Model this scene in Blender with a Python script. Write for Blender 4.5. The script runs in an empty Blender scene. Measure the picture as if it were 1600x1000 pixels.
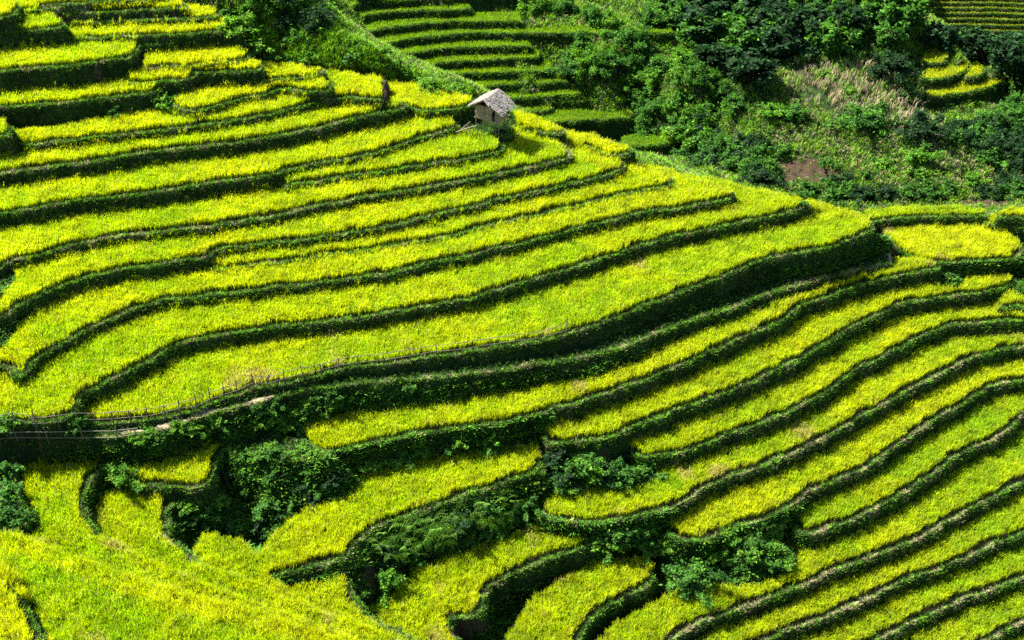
import bpy, math, time
import numpy as np
T0 = time.time()
rng = np.random.default_rng(7)
C = bpy.context.scene.collection
# ---------------------------------------------------------------- camera model (photo is 1600 x 1000 px)
F_PX, PITCH, ZC = 2198.0, math.radians(35), 75.0
sp, cp = math.sin(PITCH), math.cos(PITCH)
ZA = ZC - 54.4                     # level of the terrace that carries the long fence

def ray(px, py):
    a = (np.asarray(px, float) - 800) / F_PX
    b = (500 - np.asarray(py, float)) / F_PX
    return np.stack([a, cp + b * sp, -sp + b * cp], -1)

def on_level(pts, z):
    d = ray([p[0] for p in pts], [p[1] for p in pts])
    zz = np.asarray(z, float)
    t = (zz - ZC) / d[:, 2]
    return d[:, :2] * t[:, None]

def project(x, y, z):
    dz = z - ZC
    dep = y * cp - dz * sp
    up = y * sp + dz * cp
    return 800 + F_PX * x / dep, 500 - F_PX * up / dep

# ---------------------------------------------------------------- noise
def vnoise(x, y, seed=0):
    xi = np.floor(x).astype(np.int64); yi = np.floor(y).astype(np.int64)
    fx = x - xi; fy = y - yi
    fx = fx * fx * (3 - 2 * fx); fy = fy * fy * (3 - 2 * fy)
    def h(a, b):
        n = (a * 374761393 + b * 668265263 + seed * 1442695041) & 0xFFFFFFFF
        n = ((n ^ (n >> 13)) * 1274126177) & 0xFFFFFFFF
        return ((n ^ (n >> 16)) & 0xFFFF) / 65535.0
    return (h(xi, yi) * (1 - fx) + h(xi + 1, yi) * fx) * (1 - fy) + (h(xi, yi + 1) * (1 - fx) + h(xi + 1, yi + 1) * fx) * fy

def fbm(x, y, seed=0, n=3):
    s = 0; a = 1; t = 0
    for i in range(n):
        s = s + a * vnoise(x * 2 ** i, y * 2 ** i, seed + i * 17); t += a; a *= .5
    return s / t

def spline(p, n=6):
    p = np.asarray(p, float)
    if len(p) < 3: return p
    q = np.vstack([2 * p[0] - p[1], p, 2 * p[-1] - p[-2]])
    out = []
    for i in range(1, len(q) - 2):
        t = np.linspace(0, 1, n, endpoint=False)[:, None]
        p0, p1, p2, p3 = q[i - 1], q[i], q[i + 1], q[i + 2]
        out.append(.5 * (2 * p1 + (p2 - p0) * t + (2 * p0 - 5 * p1 + 4 * p2 - p3) * t ** 2 + (3 * p1 - p0 - 3 * p2 + p3) * t ** 3))
    out.append(p[-1:])
    return np.vstack(out)

# ---------------------------------------------------------------- terraces, traced along their lips
# key: level above ZA (m), lip (left to right), back line (hidden uphill), rice height, gold 0..1, bank steepness, label
TR = []
DZS = .80                          # the main slope's steps
def T(key, dz, lip, close, rice=.55, gold=.6, s=4.2, label=None, straw=.15):
    if not (key[0] == 'F' or key in ('Y1', 'Y2', 'Y3', 'Y4') or key[:2] in ('ST', 'HT')): dz = dz * DZS
    TR.append(dict(key=key, dz=dz, lip=lip, close=close, rice=rice, gold=gold, s=s, label=label, straw=straw))

# --- main slope
T('A', 0, [(-200,690),(0,671),(50,672),(150,666),(225,660),(275,652),(312,642),(400,612),(450,603),(525,582),(650,565),(800,544),(885,525),(960,500),(1075,455),(1200,408),(1275,394),(1330,378),(1358,366),(1364,355),(1350,341),(1330,334),(1300,326),(1262,315)],
  [(1150,300),(900,380),(600,460),(350,520),(150,560),(-200,600)], gold=.5, label='wide curving rice terrace with the long bamboo fence along its lip')
T('B', 1.4, [(-200,690),(0,668),(60,664),(100,655),(124,640),(126,625),(150,608),(200,583),(250,556),(300,536),(400,519),(500,506),(540,501),(600,495),(700,477),(800,450),(900,420),(1000,387),(1100,363),(1200,344),(1245,333),(1260,324),(1252,315),(1200,304),(1150,293)],
  [(1080,280),(900,330),(600,400),(350,430),(150,470),(-200,520)], gold=.5, label='rice terrace whose left end bends down to a rounded tip at the bamboo fence')
T('C', 2.5, [(-200,560),(0,573),(18,588),(34,588),(62,563),(105,538),(140,518),(180,498),(225,480),(300,467),(400,456),(500,444),(600,432),(700,410),(800,387),(900,361),(1000,337),(1100,321),(1138,315),(1148,306),(1138,297),(1100,288),(1060,276)],
  [(1000,262),(800,320),(600,360),(350,390),(150,420),(-200,500)], gold=.6, label='rice terrace just below the stepped lip with the dark notch, reaching the left edge')
T('Q', 3.0, [(328,425),(345,426),(362,423),(400,418),(500,405),(600,391),(650,381),(700,371),(800,348),(900,325),(975,306),(1040,297),(1053,289),(1046,280),(1010,268),(975,256)],
  [(940,250),(800,290),(600,340),(420,370),(330,395)], gold=.6, rice=.55, label='narrow rice terrace starting at the dark notch with almost no bank below it')
T('D', 3.9, [(-200,600),(0,503),(25,486),(75,458),(125,440),(175,428),(250,417),(310,408),(328,404),(334,397),(345,392),(362,388),(400,387),(500,375),(600,358),(700,335),(800,311),(875,295),(950,276),(974,268),(978,259),(965,250),(930,240),(900,228)],
  [(860,225),(700,270),(450,310),(200,340),(-200,420)], gold=.62, label='rice terrace with a stepped lip broken by a dark notch under its left half')
T('R', 4.9, [(-200,520),(0,421),(50,405),(100,390),(200,372),(300,360),(400,346),(450,336),(500,325),(600,307),(700,290),(800,270),(850,260),(884,251),(893,241),(885,232),(860,222),(840,214)],
  [(810,205),(700,230),(500,275),(300,300),(100,330),(-200,360)], gold=.55, straw=.3, label='long rice terrace below the hut, bare grey earth in its bank at the rounded end')
T('S2', 5.7, [(446,299),(454,293),(500,286),(550,279),(650,264),(725,251),(775,241),(786,236),(788,228),(775,212)],
  [(700,205),(560,235),(440,275)], gold=.4, label='bright green rice terrace directly in front of the stilt hut')
T('HP', 6.15, [(708,203),(735,210),(765,213),(786,214),(800,209),(797,196)], [(780,180),(720,182)], rice=0, s=4)
T('S', 6.5, [(-200,370),(0,338),(100,322),(200,310),(300,295),(400,280),(425,276),(437,273),(445,270),(500,259),(550,252),(600,238),(650,222),(700,206),(715,199),(712,191),(690,186)],
  [(655,180),(500,215),(300,250),(100,275),(-200,300)], gold=.6, label='rice terrace left of the hut, its tall dark bank ending in a steep earth corner')
T('TT', 8.0, [(-200,300),(0,276),(100,262),(190,249),(250,240),(400,222),(500,202),(600,178),(630,173),(634,165),(622,158)],
  [(590,150),(450,175),(300,195),(100,215),(-200,240)], gold=.6, straw=.3, label='long rice terrace with a pale lip and dark bank, ending beside the flat golden field')
T('U', 8.95, [(20,240),(26,230),(50,231),(100,224),(200,213),(300,202),(400,187),(475,168),(530,157),(548,155),(560,159),(598,158),(606,148),(600,126),(560,120)],
  [(520,118),(440,135),(300,165),(150,195),(20,215)], gold=.65, label='narrow rice terrace widening into a golden pad at its right end beside the earth scar')
T('BY', 7.5, [(632,171),(645,174),(668,178),(725,172),(740,163),(737,155),(690,143),(650,136),(618,131)], [(604,135),(607,150),(612,163)], rice=.5, gold=.95, label='flat golden rice field just left of the stilt hut')
T('HY', 5.6, [(830,206),(850,213),(872,212),(880,205),(862,195),(838,185),(815,180)], [(800,183),(806,195)], rice=.5, gold=.98, label='small golden rice patch just right of the stilt hut')
T('RY', 4.4, [(915,232),(940,243),(958,247),(985,243),(991,235),(965,226),(930,215),(905,211)], [(880,212),(890,225)], rice=.5, gold=.95, label='small golden rice patch on the ridge crest, below the one beside the hut')
T('W', 10.2, [(-150,225),(0,217),(14,212),(20,204),(16,198)], [(-10,188),(-150,190)], gold=.5, label='tiny corner of rice on a dark block of bank at the upper left edge')
T('V', 10.8, [(-200,190),(0,172),(100,164),(200,152),(232,149),(248,143),(258,136),(250,129)], [(200,118),(100,130),(-200,145)], gold=.6, s=3.2, label='rice terrace above the tallest dark bank on the upper left slope')
T('VP', 9.85, [(268,170),(290,177),(310,177),(350,165),(400,153),(437,143),(470,146),(505,146),(518,138),(510,129)], [(450,122),(400,125),(345,132),(290,150)], gold=.7, label='short rice terrace curling round the shrubby bank right of the tall dark bank')
T('VQ', 10.45, [(320,133),(345,132),(400,130),(460,126),(500,120),(507,113),(480,108)], [(400,105),(340,112)], rice=.5, gold=.8, label='short golden rice strip below the ridge bushes, left of the golden pad')
T('M2', 11.3, [(204,134),(240,132),(275,130),(300,126),(314,119),(318,112),(300,104)], [(250,98),(215,100),(196,115)], gold=.75, label='small golden rice pad with a grassy dark corner bank at its right')
T('M3', 11.5, [(300,118),(330,118),(380,115),(405,112),(412,104)], [(380,96),(300,102)], rice=.5, gold=.85, label='thin short golden strip of rice immediately above the grassy one under the ridge bushes')
T('M1', 12.0, [(228,108),(260,107),(300,106),(350,102),(385,97),(392,90)], [(370,80),(300,84),(230,90)], rice=.5, gold=.8, label='topmost golden rice strip of the short stack just under the ridge bushes')
T('X', 13.0, [(-200,130),(0,115),(100,107),(175,98),(205,92),(216,84),(216,76),(240,73),(278,70),(284,63)], [(240,52),(130,60),(60,70),(-200,85)], gold=.55, s=3.2, label='broad green rice terrace with a dark grassy bank rounding its right end')
T('R3', 13.7, [(104,68),(114,64),(150,63),(200,61),(300,56),(362,51),(372,42)], [(330,32),(200,42),(105,48)], rice=.5, gold=.8, label='lowest of the three parallel golden strips on the upper left slope, longest to the right')
T('R2', 14.4, [(88,43),(98,40),(150,38),(200,36),(300,33),(338,30),(342,22)], [(290,12),(180,20),(90,26)], rice=.5, gold=.75, label='middle one of the three parallel golden strips on the upper left slope')
T('R1', 15.1, [(92,27),(102,24),(150,23),(200,21),(288,17),(292,8)], [(240,-4),(150,2),(95,10)], rice=.5, gold=.75, label='upper one of the three parallel golden strips on the upper left slope')
T('R00', 15.8, [(60,12),(105,10),(160,6),(230,2),(270,-4)], [(230,-20),(100,-16),(50,-5)], rice=.5, gold=.5, label='sliver of green rice terrace cut by the top edge above the three parallel strips')
T('Y', 14.9, [(-200,70),(0,56),(50,52),(90,48),(102,44),(100,36),(85,24)], [(50,16),(0,18),(-200,30)], gold=.45, label='short green rice terrace on a tall black bank block near the upper left corner')
T('R0', 15.6, [(18,22),(30,20),(60,18),(92,16),(98,9)], [(80,-2),(20,2)], rice=.5, gold=.5, label='tiny green rice strip right of the corner patch at the upper left')
T('Z', 16.2, [(-200,45),(0,31),(18,28),(28,24),(26,14)], [(10,-4),(-200,0)], rice=.5, gold=.8, label='small golden rice patch in the very upper left corner')
# --- path below the fence (its level sinks to the right)
PATH = dict(key='PATH', dz=0, lip=[(-200,705),(0,694),(100,688),(207,681),(250,672),(325,652),(350,645),(400,632),(450,618),(520,606),(587,600),(675,591),(800,577),(880,565),(960,549),(1025,524),(1082,501),(1150,479),(1200,461),(1260,442),(1325,428),(1392,413)],
            close=[(1392,385),(1200,400),(960,490),(800,535),(525,575),(300,640),(0,668),(-200,685)], rice=0, gold=0, s=2.6, label=None, straw=.3)
TR.append(PATH)
# --- right-hand lower slope
T('K1', -3.3, [(472,686),(484,704),(515,709),(560,701),(600,693),(700,676),(800,661),(875,640),(1000,601),(1100,557),(1200,513),(1230,500),(1250,480),(1300,462),(1375,442),(1440,426),(1462,424),(1460,415),(1430,405),(1400,408)],
  [(1330,415),(1150,470),(960,535),(800,570),(600,600),(480,640)], gold=.65, label='long golden rice terrace right below the dirt path')
T('K2', -4.9, [(845,688),(862,695),(937,689),(1000,666),(1100,630),(1200,588),(1250,563),(1300,532),(1350,507),(1400,481),(1475,467),(1550,457),(1578,449),(1584,440),(1565,431)],
  [(1500,415),(1400,420),(1200,505),(1000,595),(860,640)], gold=.6, label='second rice terrace under the dirt path, its right end stopping at a shrubby bank')
T('K3', -6.5, [(985,712),(1005,718),(1050,712),(1100,697),(1200,660),(1275,625),(1350,575),(1425,537),(1475,517),(1500,509),(1600,504),(1760,505)],
  [(1760,470),(1600,470),(1450,470),(1300,525),(1100,625),(985,675)], gold=.65, label='third rice terrace under the dirt path, pointed at its left end')
T('KX', -5.7, [(1560,484),(1575,486),(1600,482),(1760,478)], [(1760,440),(1600,450),(1565,462)], gold=.6, label='small wedge of rice at the right edge behind low bushes')
T('K4', -8.0, [(846,806),(862,816),(925,820),(1000,808),(1062,792),(1100,765),(1130,754),(1200,726),(1275,694),(1350,652),(1425,610),(1500,570),(1550,553),(1600,546),(1760,540)],
  [(1760,505),(1600,510),(1450,530),(1250,640),(1050,715),(880,760)], gold=.62, straw=.35, label='rice terrace whose left end tapers to a tip above the ferny gully')
T('K5', -9.5, [(1046,840),(1066,848),(1100,849),(1125,838),(1200,811),(1237,790),(1275,766),(1320,747),(1375,720),(1425,682),(1475,651),(1550,608),(1600,597),(1760,585)],
  [(1760,545),(1600,550),(1450,605),(1250,705),(1100,770),(1050,810)], gold=.72, straw=.45, label='yellowest long rice terrace of the lower right slope, its tip above the big bush')
T('K6', -11.0, [(1238,822),(1250,836),(1300,828),(1350,808),(1400,783),(1450,751),(1500,714),(1550,688),(1580,671),(1592,655),(1620,645),(1760,630)],
  [(1760,590),(1600,600),(1450,665),(1320,755),(1240,795)], gold=.35, straw=.55, label='green rice terrace with a rounded left end against the bush and a pale earth lip')
T('K7', -12.6, [(960,1060),(1050,1002),(1100,976),(1200,940),(1250,918),(1300,896),(1350,877),(1400,857),(1450,837),(1500,808),(1550,780),(1600,755),(1760,680)],
  [(1760,630),(1600,650),(1400,785),(1250,840),(1100,900),(950,990),(900,1060)], gold=.42, straw=.42, label='uppermost of the long green terraces running off the bottom edge at the right')
T('K8', -14.0, [(1080,1060),(1200,1002),(1250,982),(1300,961),(1350,942),(1425,906),(1475,889),(1525,865),(1600,831),(1760,750)],
  [(1760,700),(1600,755),(1400,860),(1200,945),(1000,1060)], gold=.48, straw=.42, label='second of the long terraces running off the bottom edge at the right')
T('K9', -15.4, [(1250,1060),(1370,1002),(1400,990),(1450,966),(1500,943),(1550,925),(1600,906),(1760,830)],
  [(1760,760),(1600,835),(1400,920),(1200,1005),(1100,1060)], gold=.42, straw=.42, label='third of the long terraces running off the bottom edge at the right')
T('K10', -16.7, [(1420,1060),(1545,1002),(1600,975),(1760,900)], [(1760,830),(1600,910),(1400,995),(1290,1060)], gold=.45, straw=.42, label='lowest rice terrace, cut off by the bottom right corner')
T('K11', -18.0, [(1400,1160),(1600,1060),(1760,980)], [(1760,900),(1600,980),(1380,1100)], gold=.45, label=None)
# --- flat fields at the foot of the far slope
T('Y1', -2.6, [(1418,400),(1430,409),(1460,413),(1530,411),(1580,408),(1594,398),(1592,385),(1570,366),(1530,357)], [(1450,352),(1385,352),(1366,356),(1392,380)], gold=.88, label='broad pale golden rice field at the foot of the far slope')
T('Y2', -1.7, [(1352,350),(1400,346),(1450,342),(1537,341),(1543,334)], [(1500,326),(1400,328),(1350,336)], rice=.45, gold=.55, label='thin rice strip directly behind the broad pale golden field')
T('Y3', -2.0, [(1535,349),(1550,355),(1600,360),(1760,362)], [(1760,335),(1600,340),(1545,342)], rice=.45, gold=.85, label='golden rice strip at the right edge beside the broad pale golden field')
T('Y4', -1.3, [(1556,342),(1600,345),(1760,346)], [(1760,328),(1600,328),(1560,334)], rice=.45, gold=.8, label='short golden rice strip at the right edge at the foot of the dark hedge bank')
# --- hollow at the lower left
T('GR', -1.2, [(-200,855),(-40,842),(15,834),(38,822),(44,806),(30,780),(20,748),(24,718),(36,702)], [(0,688),(-200,688)], rice=0, s=1.9)
T('G1', -2.4, [(140,712),(163,724),(160,738),(143,752),(133,775),(132,800),(148,825),(170,846),(215,872),(280,905),(380,942),(500,985),(640,1045)], [(560,1120),(-100,1100),(-100,860),(30,760),(45,715)], rice=.55, s=2.8, gold=.45, label='rice terrace in the hollow under the left end of the lower fence')
T('G2', -3.0, [(188,755),(205,763),(250,766),(305,765),(328,752),(338,728),(352,705),(348,688)], [(320,670),(240,690),(195,715)], rice=.55, gold=.55, label='small rice terrace tucked between the dirt path and the dark bushy mound')
T('G3', -4.1, [(262,778),(274,788),(265,802),(264,825),(285,855),(300,875),(345,898),(420,930),(520,968),(620,1005),(740,1060)], [(640,1120),(150,1060),(120,860),(150,790),(180,772)], rice=.55, s=2.8, gold=.48, label='rice terrace with a dried pale patch between two dark curved banks in the hollow')
T('G5', -5.9, [(846,738),(842,730),(838,738),(800,752),(725,779),(650,804),(600,820),(565,845),(550,863),(538,876),(500,888),(455,898),(432,902),(440,925),(480,955),(560,990),(680,1045)],
  [(640,1100),(300,1000),(290,900),(315,840),(380,850),(405,872),(450,820),(560,750),(700,715),(835,705)], s=1.6, rice=.55, gold=.62, label='broad tongue of rice that curls round above the fern bank')
T('G8', -7.0, [(520,872),(538,884),(544,912),(556,938),(572,962),(620,988),(720,1040)], [(660,1100),(400,1000),(425,905),(470,870)], rice=.55, s=2.8, gold=.5, label='small rice terrace below the tongue, left of the bare earth gully')
T('G6', -9.6, [(926,842),(922,852),(875,870),(825,890),(792,905),(765,925),(752,955),(738,968),(700,975),(722,1005),(760,1050)], [(700,1100),(600,1000),(570,965),(625,920),(700,860),(820,825),(915,818)], rice=.55, gold=.55, label='rice terrace between the fern bank and the round dark gully')
T('G7', -11.4, [(1022,898),(1018,910),(975,935),(940,960),(912,986),(903,1010),(900,1060)], [(800,1100),(790,1000),(830,940),(920,885),(1015,880)], rice=.55, gold=.55, label='rice terrace with a dried tan tip beside the big bush, cut by the bottom edge')
T('GB', -2.9, [(346,692),(362,708),(420,718),(480,722),(516,716),(500,704)], [(470,690),(430,683),(370,684)], rice=0, s=1.5)
T('N1', -1.3, [(-200,760),(0,832),(110,876),(225,920),(330,947),(400,966),(560,1020),(760,1090)], [(700,1250),(-200,1250)], rice=.72, gold=.30, label='nearest large rice field sloping across the bottom left corner')
T('N2', -0.3, [(-200,800),(0,893),(24,925),(44,958),(66,1003),(95,1070)], [(60,1200),(-200,1200)], rice=.72, s=1.9, gold=.7, label='rice field wedge in the extreme bottom left corner behind a narrow dark gap')
# --- amphitheatre across the side valley
FA = [('F6',-4.4,[(722,153),(760,157),(800,156),(850,154),(905,150)],[(900,138),(800,140),(735,148)]),
 ('F5',-3.7,[(700,150),(722,152),(735,146),(760,139),(800,135),(887,131)],[(885,118),(800,118),(740,124),(695,135)]),
 ('F4',-3.0,[(672,138),(683,129),(695,122),(725,117),(800,115),(862,111)],[(860,98),(800,98),(710,104),(665,120)]),
 ('F3',-2.3,[(630,124),(640,116),(662,107),(700,100),(760,96),(840,91)],[(840,78),(780,80),(690,84),(625,100)]),
 ('F2',-1.6,[(600,106),(610,97),(625,90),(675,80),(730,76),(828,75)],[(825,58),(730,60),(650,68),(595,84)]),
 ('F1',-0.9,[(560,92),(572,84),(590,75),(625,65),(700,57),(800,54),(900,54),(1050,54)],[(1050,49),(910,44),(800,42),(700,44),(600,55),(556,72)]),
 ('F0',-0.2,[(520,66),(532,61),(562,54),(625,43),(700,37),(760,36),(815,36)],[(810,22),(700,24),(600,32),(520,48)]),
 ('FB',0.5,[(566,30),(577,26),(625,21),(725,17),(735,10)],[(700,3),(620,8),(560,18)]),
 ('FC',1.2,[(515,20),(535,15),(575,7),(650,2),(720,-3),(800,-8)],[(790,-25),(650,-15),(540,-2)]),
 ('FD',1.9,[(560,-4),(650,-14),(800,-24)],[(790,-45),(560,-25)]),
 ('F7',-5.2,[(808,182),(815,178),(857,175),(862,167)],[(850,160),(805,166)]),
 ('F8',-4.9,[(846,167),(852,164),(900,161),(972,160),(976,152)],[(970,145),(860,147)]),
 ('F9',-5.6,[(830,197),(875,193),(930,189),(985,186),(988,178)],[(980,168),(870,174),(835,186)]),
 ('FS',-6.5,[(970,235),(985,231),(1052,225),(1060,219)],[(1040,210),(975,214)])]
FL = ['lowest full arc of the green amphitheatre, curving in just behind the hut roof','second arc from the bottom of the green amphitheatre behind the hut','third arc from the bottom of the green amphitheatre behind the hut',
 'fourth arc from the bottom of the green amphitheatre behind the hut','fifth arc from the bottom of the green amphitheatre behind the hut','arc of the green amphitheatre that runs on to the right as a thin grassy ledge',
 'arc of the green amphitheatre just above the one with the ledge','short upper arc of the green amphitheatre below the top edge','highest arc of the green amphitheatre, cut by the top edge',None,
 'stub of green rice terrace tucked behind the hut roof at the amphitheatre foot','short straight green terrace beside the stub behind the hut roof','bottommost straight green terrace of the amphitheatre above the golden ridge patch','lone thin rice strip in the side valley just behind the golden ridge']
for (k, dz, lip, cl), l in zip(FA, FL):
    T(k, dz, lip, cl, rice=.27, gold=.05, s=3.2, label=l, straw=.06)
T('ST1', -1.4, [(1440,100),(1452,101),(1468,100),(1480,91),(1480,82)], [(1470,76),(1450,80),(1440,90)], rice=.3, gold=.6, s=3, label='highest of the four little round rice terraces among the dark trees')
T('ST2', -1.95, [(1438,124),(1455,126),(1475,125),(1500,117),(1511,106),(1508,98)], [(1495,92),(1460,105),(1438,115)], rice=.3, gold=.6, s=3, label='crescent terrace second from top of the four little ones among dark trees')
T('ST3', -2.1, [(1510,124),(1525,122),(1536,116),(1532,105)], [(1520,100),(1508,110)], rice=.3, gold=.55, s=3, label='smallest of the four little terraces among the dark trees, squarish')
T('ST4', -2.9, [(1446,154),(1460,153),(1487,151),(1525,144),(1562,132),(1570,122)], [(1550,115),(1480,132),(1446,145)], rice=.3, gold=.65, s=3, label='lowest and longest of the four little terraces among the dark trees')
HTY = [(58,211),(49,211.8),(40,212.6),(31,213.4),(22,214.2),(14,215),(6,215.8),(-2,216.6)]
HTL = ['lowest','second from bottom','third from bottom','fourth from bottom','third from top','second from top','highest visible',None]
for i, (py, y) in enumerate(HTY):
    d = ray([1540], [py])[0]
    T('HT%d' % i, y / d[1] * d[2] + 54.4, [(1440, py + 1), (1480, py), (1540, py), (1600, py + 2), (1700, py + 4)], [(1700, py - 9), (1540, py - 10), (1440, py - 9)],
      rice=.22, gold=.85, s=3, label=HTL[i] and '%s pale terrace line on the distant hillside behind the trees' % HTL[i])

# path level: plane through two points, level across
pa, pb = on_level([(400, 628)], [ZA - .3])[0], on_level([(1300, 445)], [ZA - 1.8])[0]
pdir = (pb - pa) / np.linalg.norm(pb - pa); pgrad = -1.5 / np.linalg.norm(pb - pa)
def path_z(xy):
    t = (xy - pa) @ pdir
    return ZA - .3 + pgrad * np.clip(t, -3, 80)

for t in TR:
    lip = np.asarray(t['lip'], float)
    lp = spline(lip, 6)
    pts = np.vstack([lp, np.asarray(t['close'], float)])
    t['nlip'] = len(lp)
    if t is PATH:
        z = np.full(len(pts), ZA - 1.0)
        for _ in range(12):
            w = on_level(pts, z); z = path_z(w)
        t['poly'] = w; t['z'] = None
    else:
        t['z'] = ZA + t['dz']
        t['poly'] = on_level(pts, np.full(len(pts), t['z']))

# ---------------------------------------------------------------- base hillside
bp = []
def base_lvl(px, py, dz):
    dz = dz * DZS; w = on_level([(px, py)], [ZA + dz])[0]; bp.append((w[0], w[1], ZA + dz))
def base_y(px, py, y):
    d = ray([px], [py])[0]; s = y / d[1]; bp.append((d[0] * s, y, ZC + d[2] * s))
for t in TR:
    if t is PATH: continue
    n = t['nlip']; far = t['key'][:2] == 'HT'
    idx = np.unique(np.linspace(0, n - 1, 6 if n > 20 else 3).astype(int))
    off = {'F': .9, 'ST': 1.0, 'HT': 1.2, 'HP': 1.2}.get(t['key'][:2] if t['key'][0] != 'F' else 'F', 2.1)
    for i in idx:
        w = t['poly'][i]; bp.append((w[0], w[1], t['z'] - off))
for q in [(1400,325,102.5),(1550,325,101),(1600,300,104),(1700,320,100),(1300,310,104),(1220,285,107),(1150,265,109.5),(1080,250,112.5),(1010,242,115.5),(950,222,118),(880,206,121),(790,195,122),
          (1600,200,112),(1450,200,111.5),(1300,190,113),(1150,180,115.5),(1050,150,119),(950,130,121.5),(900,100,124),
          (1600,160,115),(1300,100,121),(1150,90,123),(1000,70,126),(870,20,131),(1400,110,120),
          (1650,80,121),(1430,50,125.5),(1500,78,122.5),(1570,85,121.5),(560,74,106.5),(600,94,105.5),(640,114,104.5),(690,134,102.5),(533,42,109),(512,6,112.5),(590,70,114),(650,100,112),(540,20,119),(1500,120,150),(1560,120,150),(1640,130,150),(1540,90,185),(1300,0,132),(1150,0,134),(1000,0,135),(850,0,136),
          (1300,-150,152),(1000,-150,155),(700,-150,158),(400,-100,128)]:
    base_y(*q)
for q in [(400,800,-9.5),(360,750,-7.0),(440,770,-8.0),(345,825,-6.9),(420,855,-7.6),(200,625,-2.2),(670,735,-8.4),(880,735,-6.2),(960,735,-7.0),(860,780,-8.0),(1000,740,-7.3),
          (930,840,-11.),(1010,860,-12.),(1060,880,-11.0),(1150,860,-10.9),(1230,850,-11.2),(700,840,-11.5),(780,820,-11.5),(620,860,-11.),(590,930,-11.),(820,960,-13.2),(870,930,-12.6),(1490,440,-4.2),(1590,440,-4.6),(1560,470,-6.2),(1400,400,-2.9),(1380,395,-2.4),
          (450,10,13.2),(520,60,11.4),(560,95,9.8),(610,120,8.2),(430,60,11.4),(390,25,13.4),(680,135,6.6),(350,-40,17),(100,-100,20),(-100,-100,20),(240,165,8.6),(330,78,12.0)]:
    base_lvl(*q)
bp += [(-120, 60, ZA - 5), (-120, 85, ZA + 2), (-130, 120, ZA + 14), (140, 60, ZA - 24), (150, 110, ZA - 8), (0, 20, ZA + 0), (-60, 20, ZA + 10), (60, 20, ZA - 22), (150, 200, ZA - 20), (-150, 200, ZA + 30), (0, 210, ZA + 20), (0, 330, ZA + 60), (-200, 330, ZA + 60), (220, 330, ZA + 20)]
bp = np.array(bp)
def tps_fit(P, lam):
    d2 = ((P[:, None, :2] - P[None, :, :2]) ** 2).sum(-1) / 1e4
    K = np.where(d2 > 0, d2 * np.log(d2 + 1e-12), 0) + np.eye(len(P)) * lam
    Q = np.c_[np.ones(len(P)), P[:, :2] / 100]
    A = np.block([[K, Q], [Q.T, np.zeros((3, 3))]])
    return np.linalg.solve(A, np.r_[P[:, 2], 0, 0, 0])
W = tps_fit(bp, 2e-5)
def tps(x, y):
    sh = x.shape; x = x.ravel(); y = y.ravel(); out = np.empty(len(x))
    for i in range(0, len(x), 20000):
        a, b = x[i:i + 20000, None], y[i:i + 20000, None]
        d2 = ((a - bp[None, :, 0]) ** 2 + (b - bp[None, :, 1]) ** 2) / 1e4
        K = np.where(d2 > 0, d2 * np.log(d2 + 1e-12), 0)
        out[i:i + 20000] = K @ W[:-3] + W[-3] + W[-2] * a[:, 0] / 100 + W[-1] * b[:, 0] / 100
    return out.reshape(sh)

# ---------------------------------------------------------------- ground sheet on a polar grid around the viewpoint's foot
NA, NR = 1081, 1439
az = np.linspace(math.radians(-36), math.radians(36), NA)
rr = np.concatenate([np.exp(np.linspace(math.log(42), math.log(150), 1249)), np.linspace(150.6, 220.5, 32), np.linspace(221, 236, 120), np.exp(np.linspace(math.log(237), math.log(700), 38))])
GX = np.sin(az)[:, None] * rr[None]; GY = np.cos(az)[:, None] * rr[None]
st = 8
bc = tps(GX[::st, ::st], GY[::st, ::st])
bc = np.clip(bc, ZA - 45, ZA + 90)
def upsample(c):
    ia = np.arange(NA) / st; ja = np.arange(NR) / st
    i0 = np.minimum(ia.astype(int), c.shape[0] - 2); j0 = np.minimum(ja.astype(int), c.shape[1] - 2)
    fi = (ia - i0)[:, None]; fj = (ja - j0)[None]
    return (c[i0][:, j0] * (1 - fi) + c[i0 + 1][:, j0] * fi) * (1 - fj) + (c[i0][:, j0 + 1] * (1 - fi) + c[i0 + 1][:, j0 + 1] * fi) * fj
BZ = upsample(bc)
BZ = BZ + (fbm(GX * .35, GY * .35, 3) - .5) * .9 + (fbm(GX * 1.6, GY * 1.6, 9, 2) - .5) * .35
WX = GX + (fbm(GX * .7, GY * .7, 21, 2) - .5) * .5 + (vnoise(GX * 3.5, GY * 3.5, 5) - .5) * .14
WY = GY + (fbm(GX * .7, GY * .7, 31, 2) - .5) * .5 + (vnoise(GX * 3.5, GY * 3.5, 6) - .5) * .14
SL = .8 + .5 * fbm(GX * .5, GY * .5, 41, 2)
H = BZ.copy(); OWN = np.full(H.shape, -1, np.int16); DIN = np.zeros(H.shape)   # DIN >0 inside: metres to the lip, <0 outside
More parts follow.
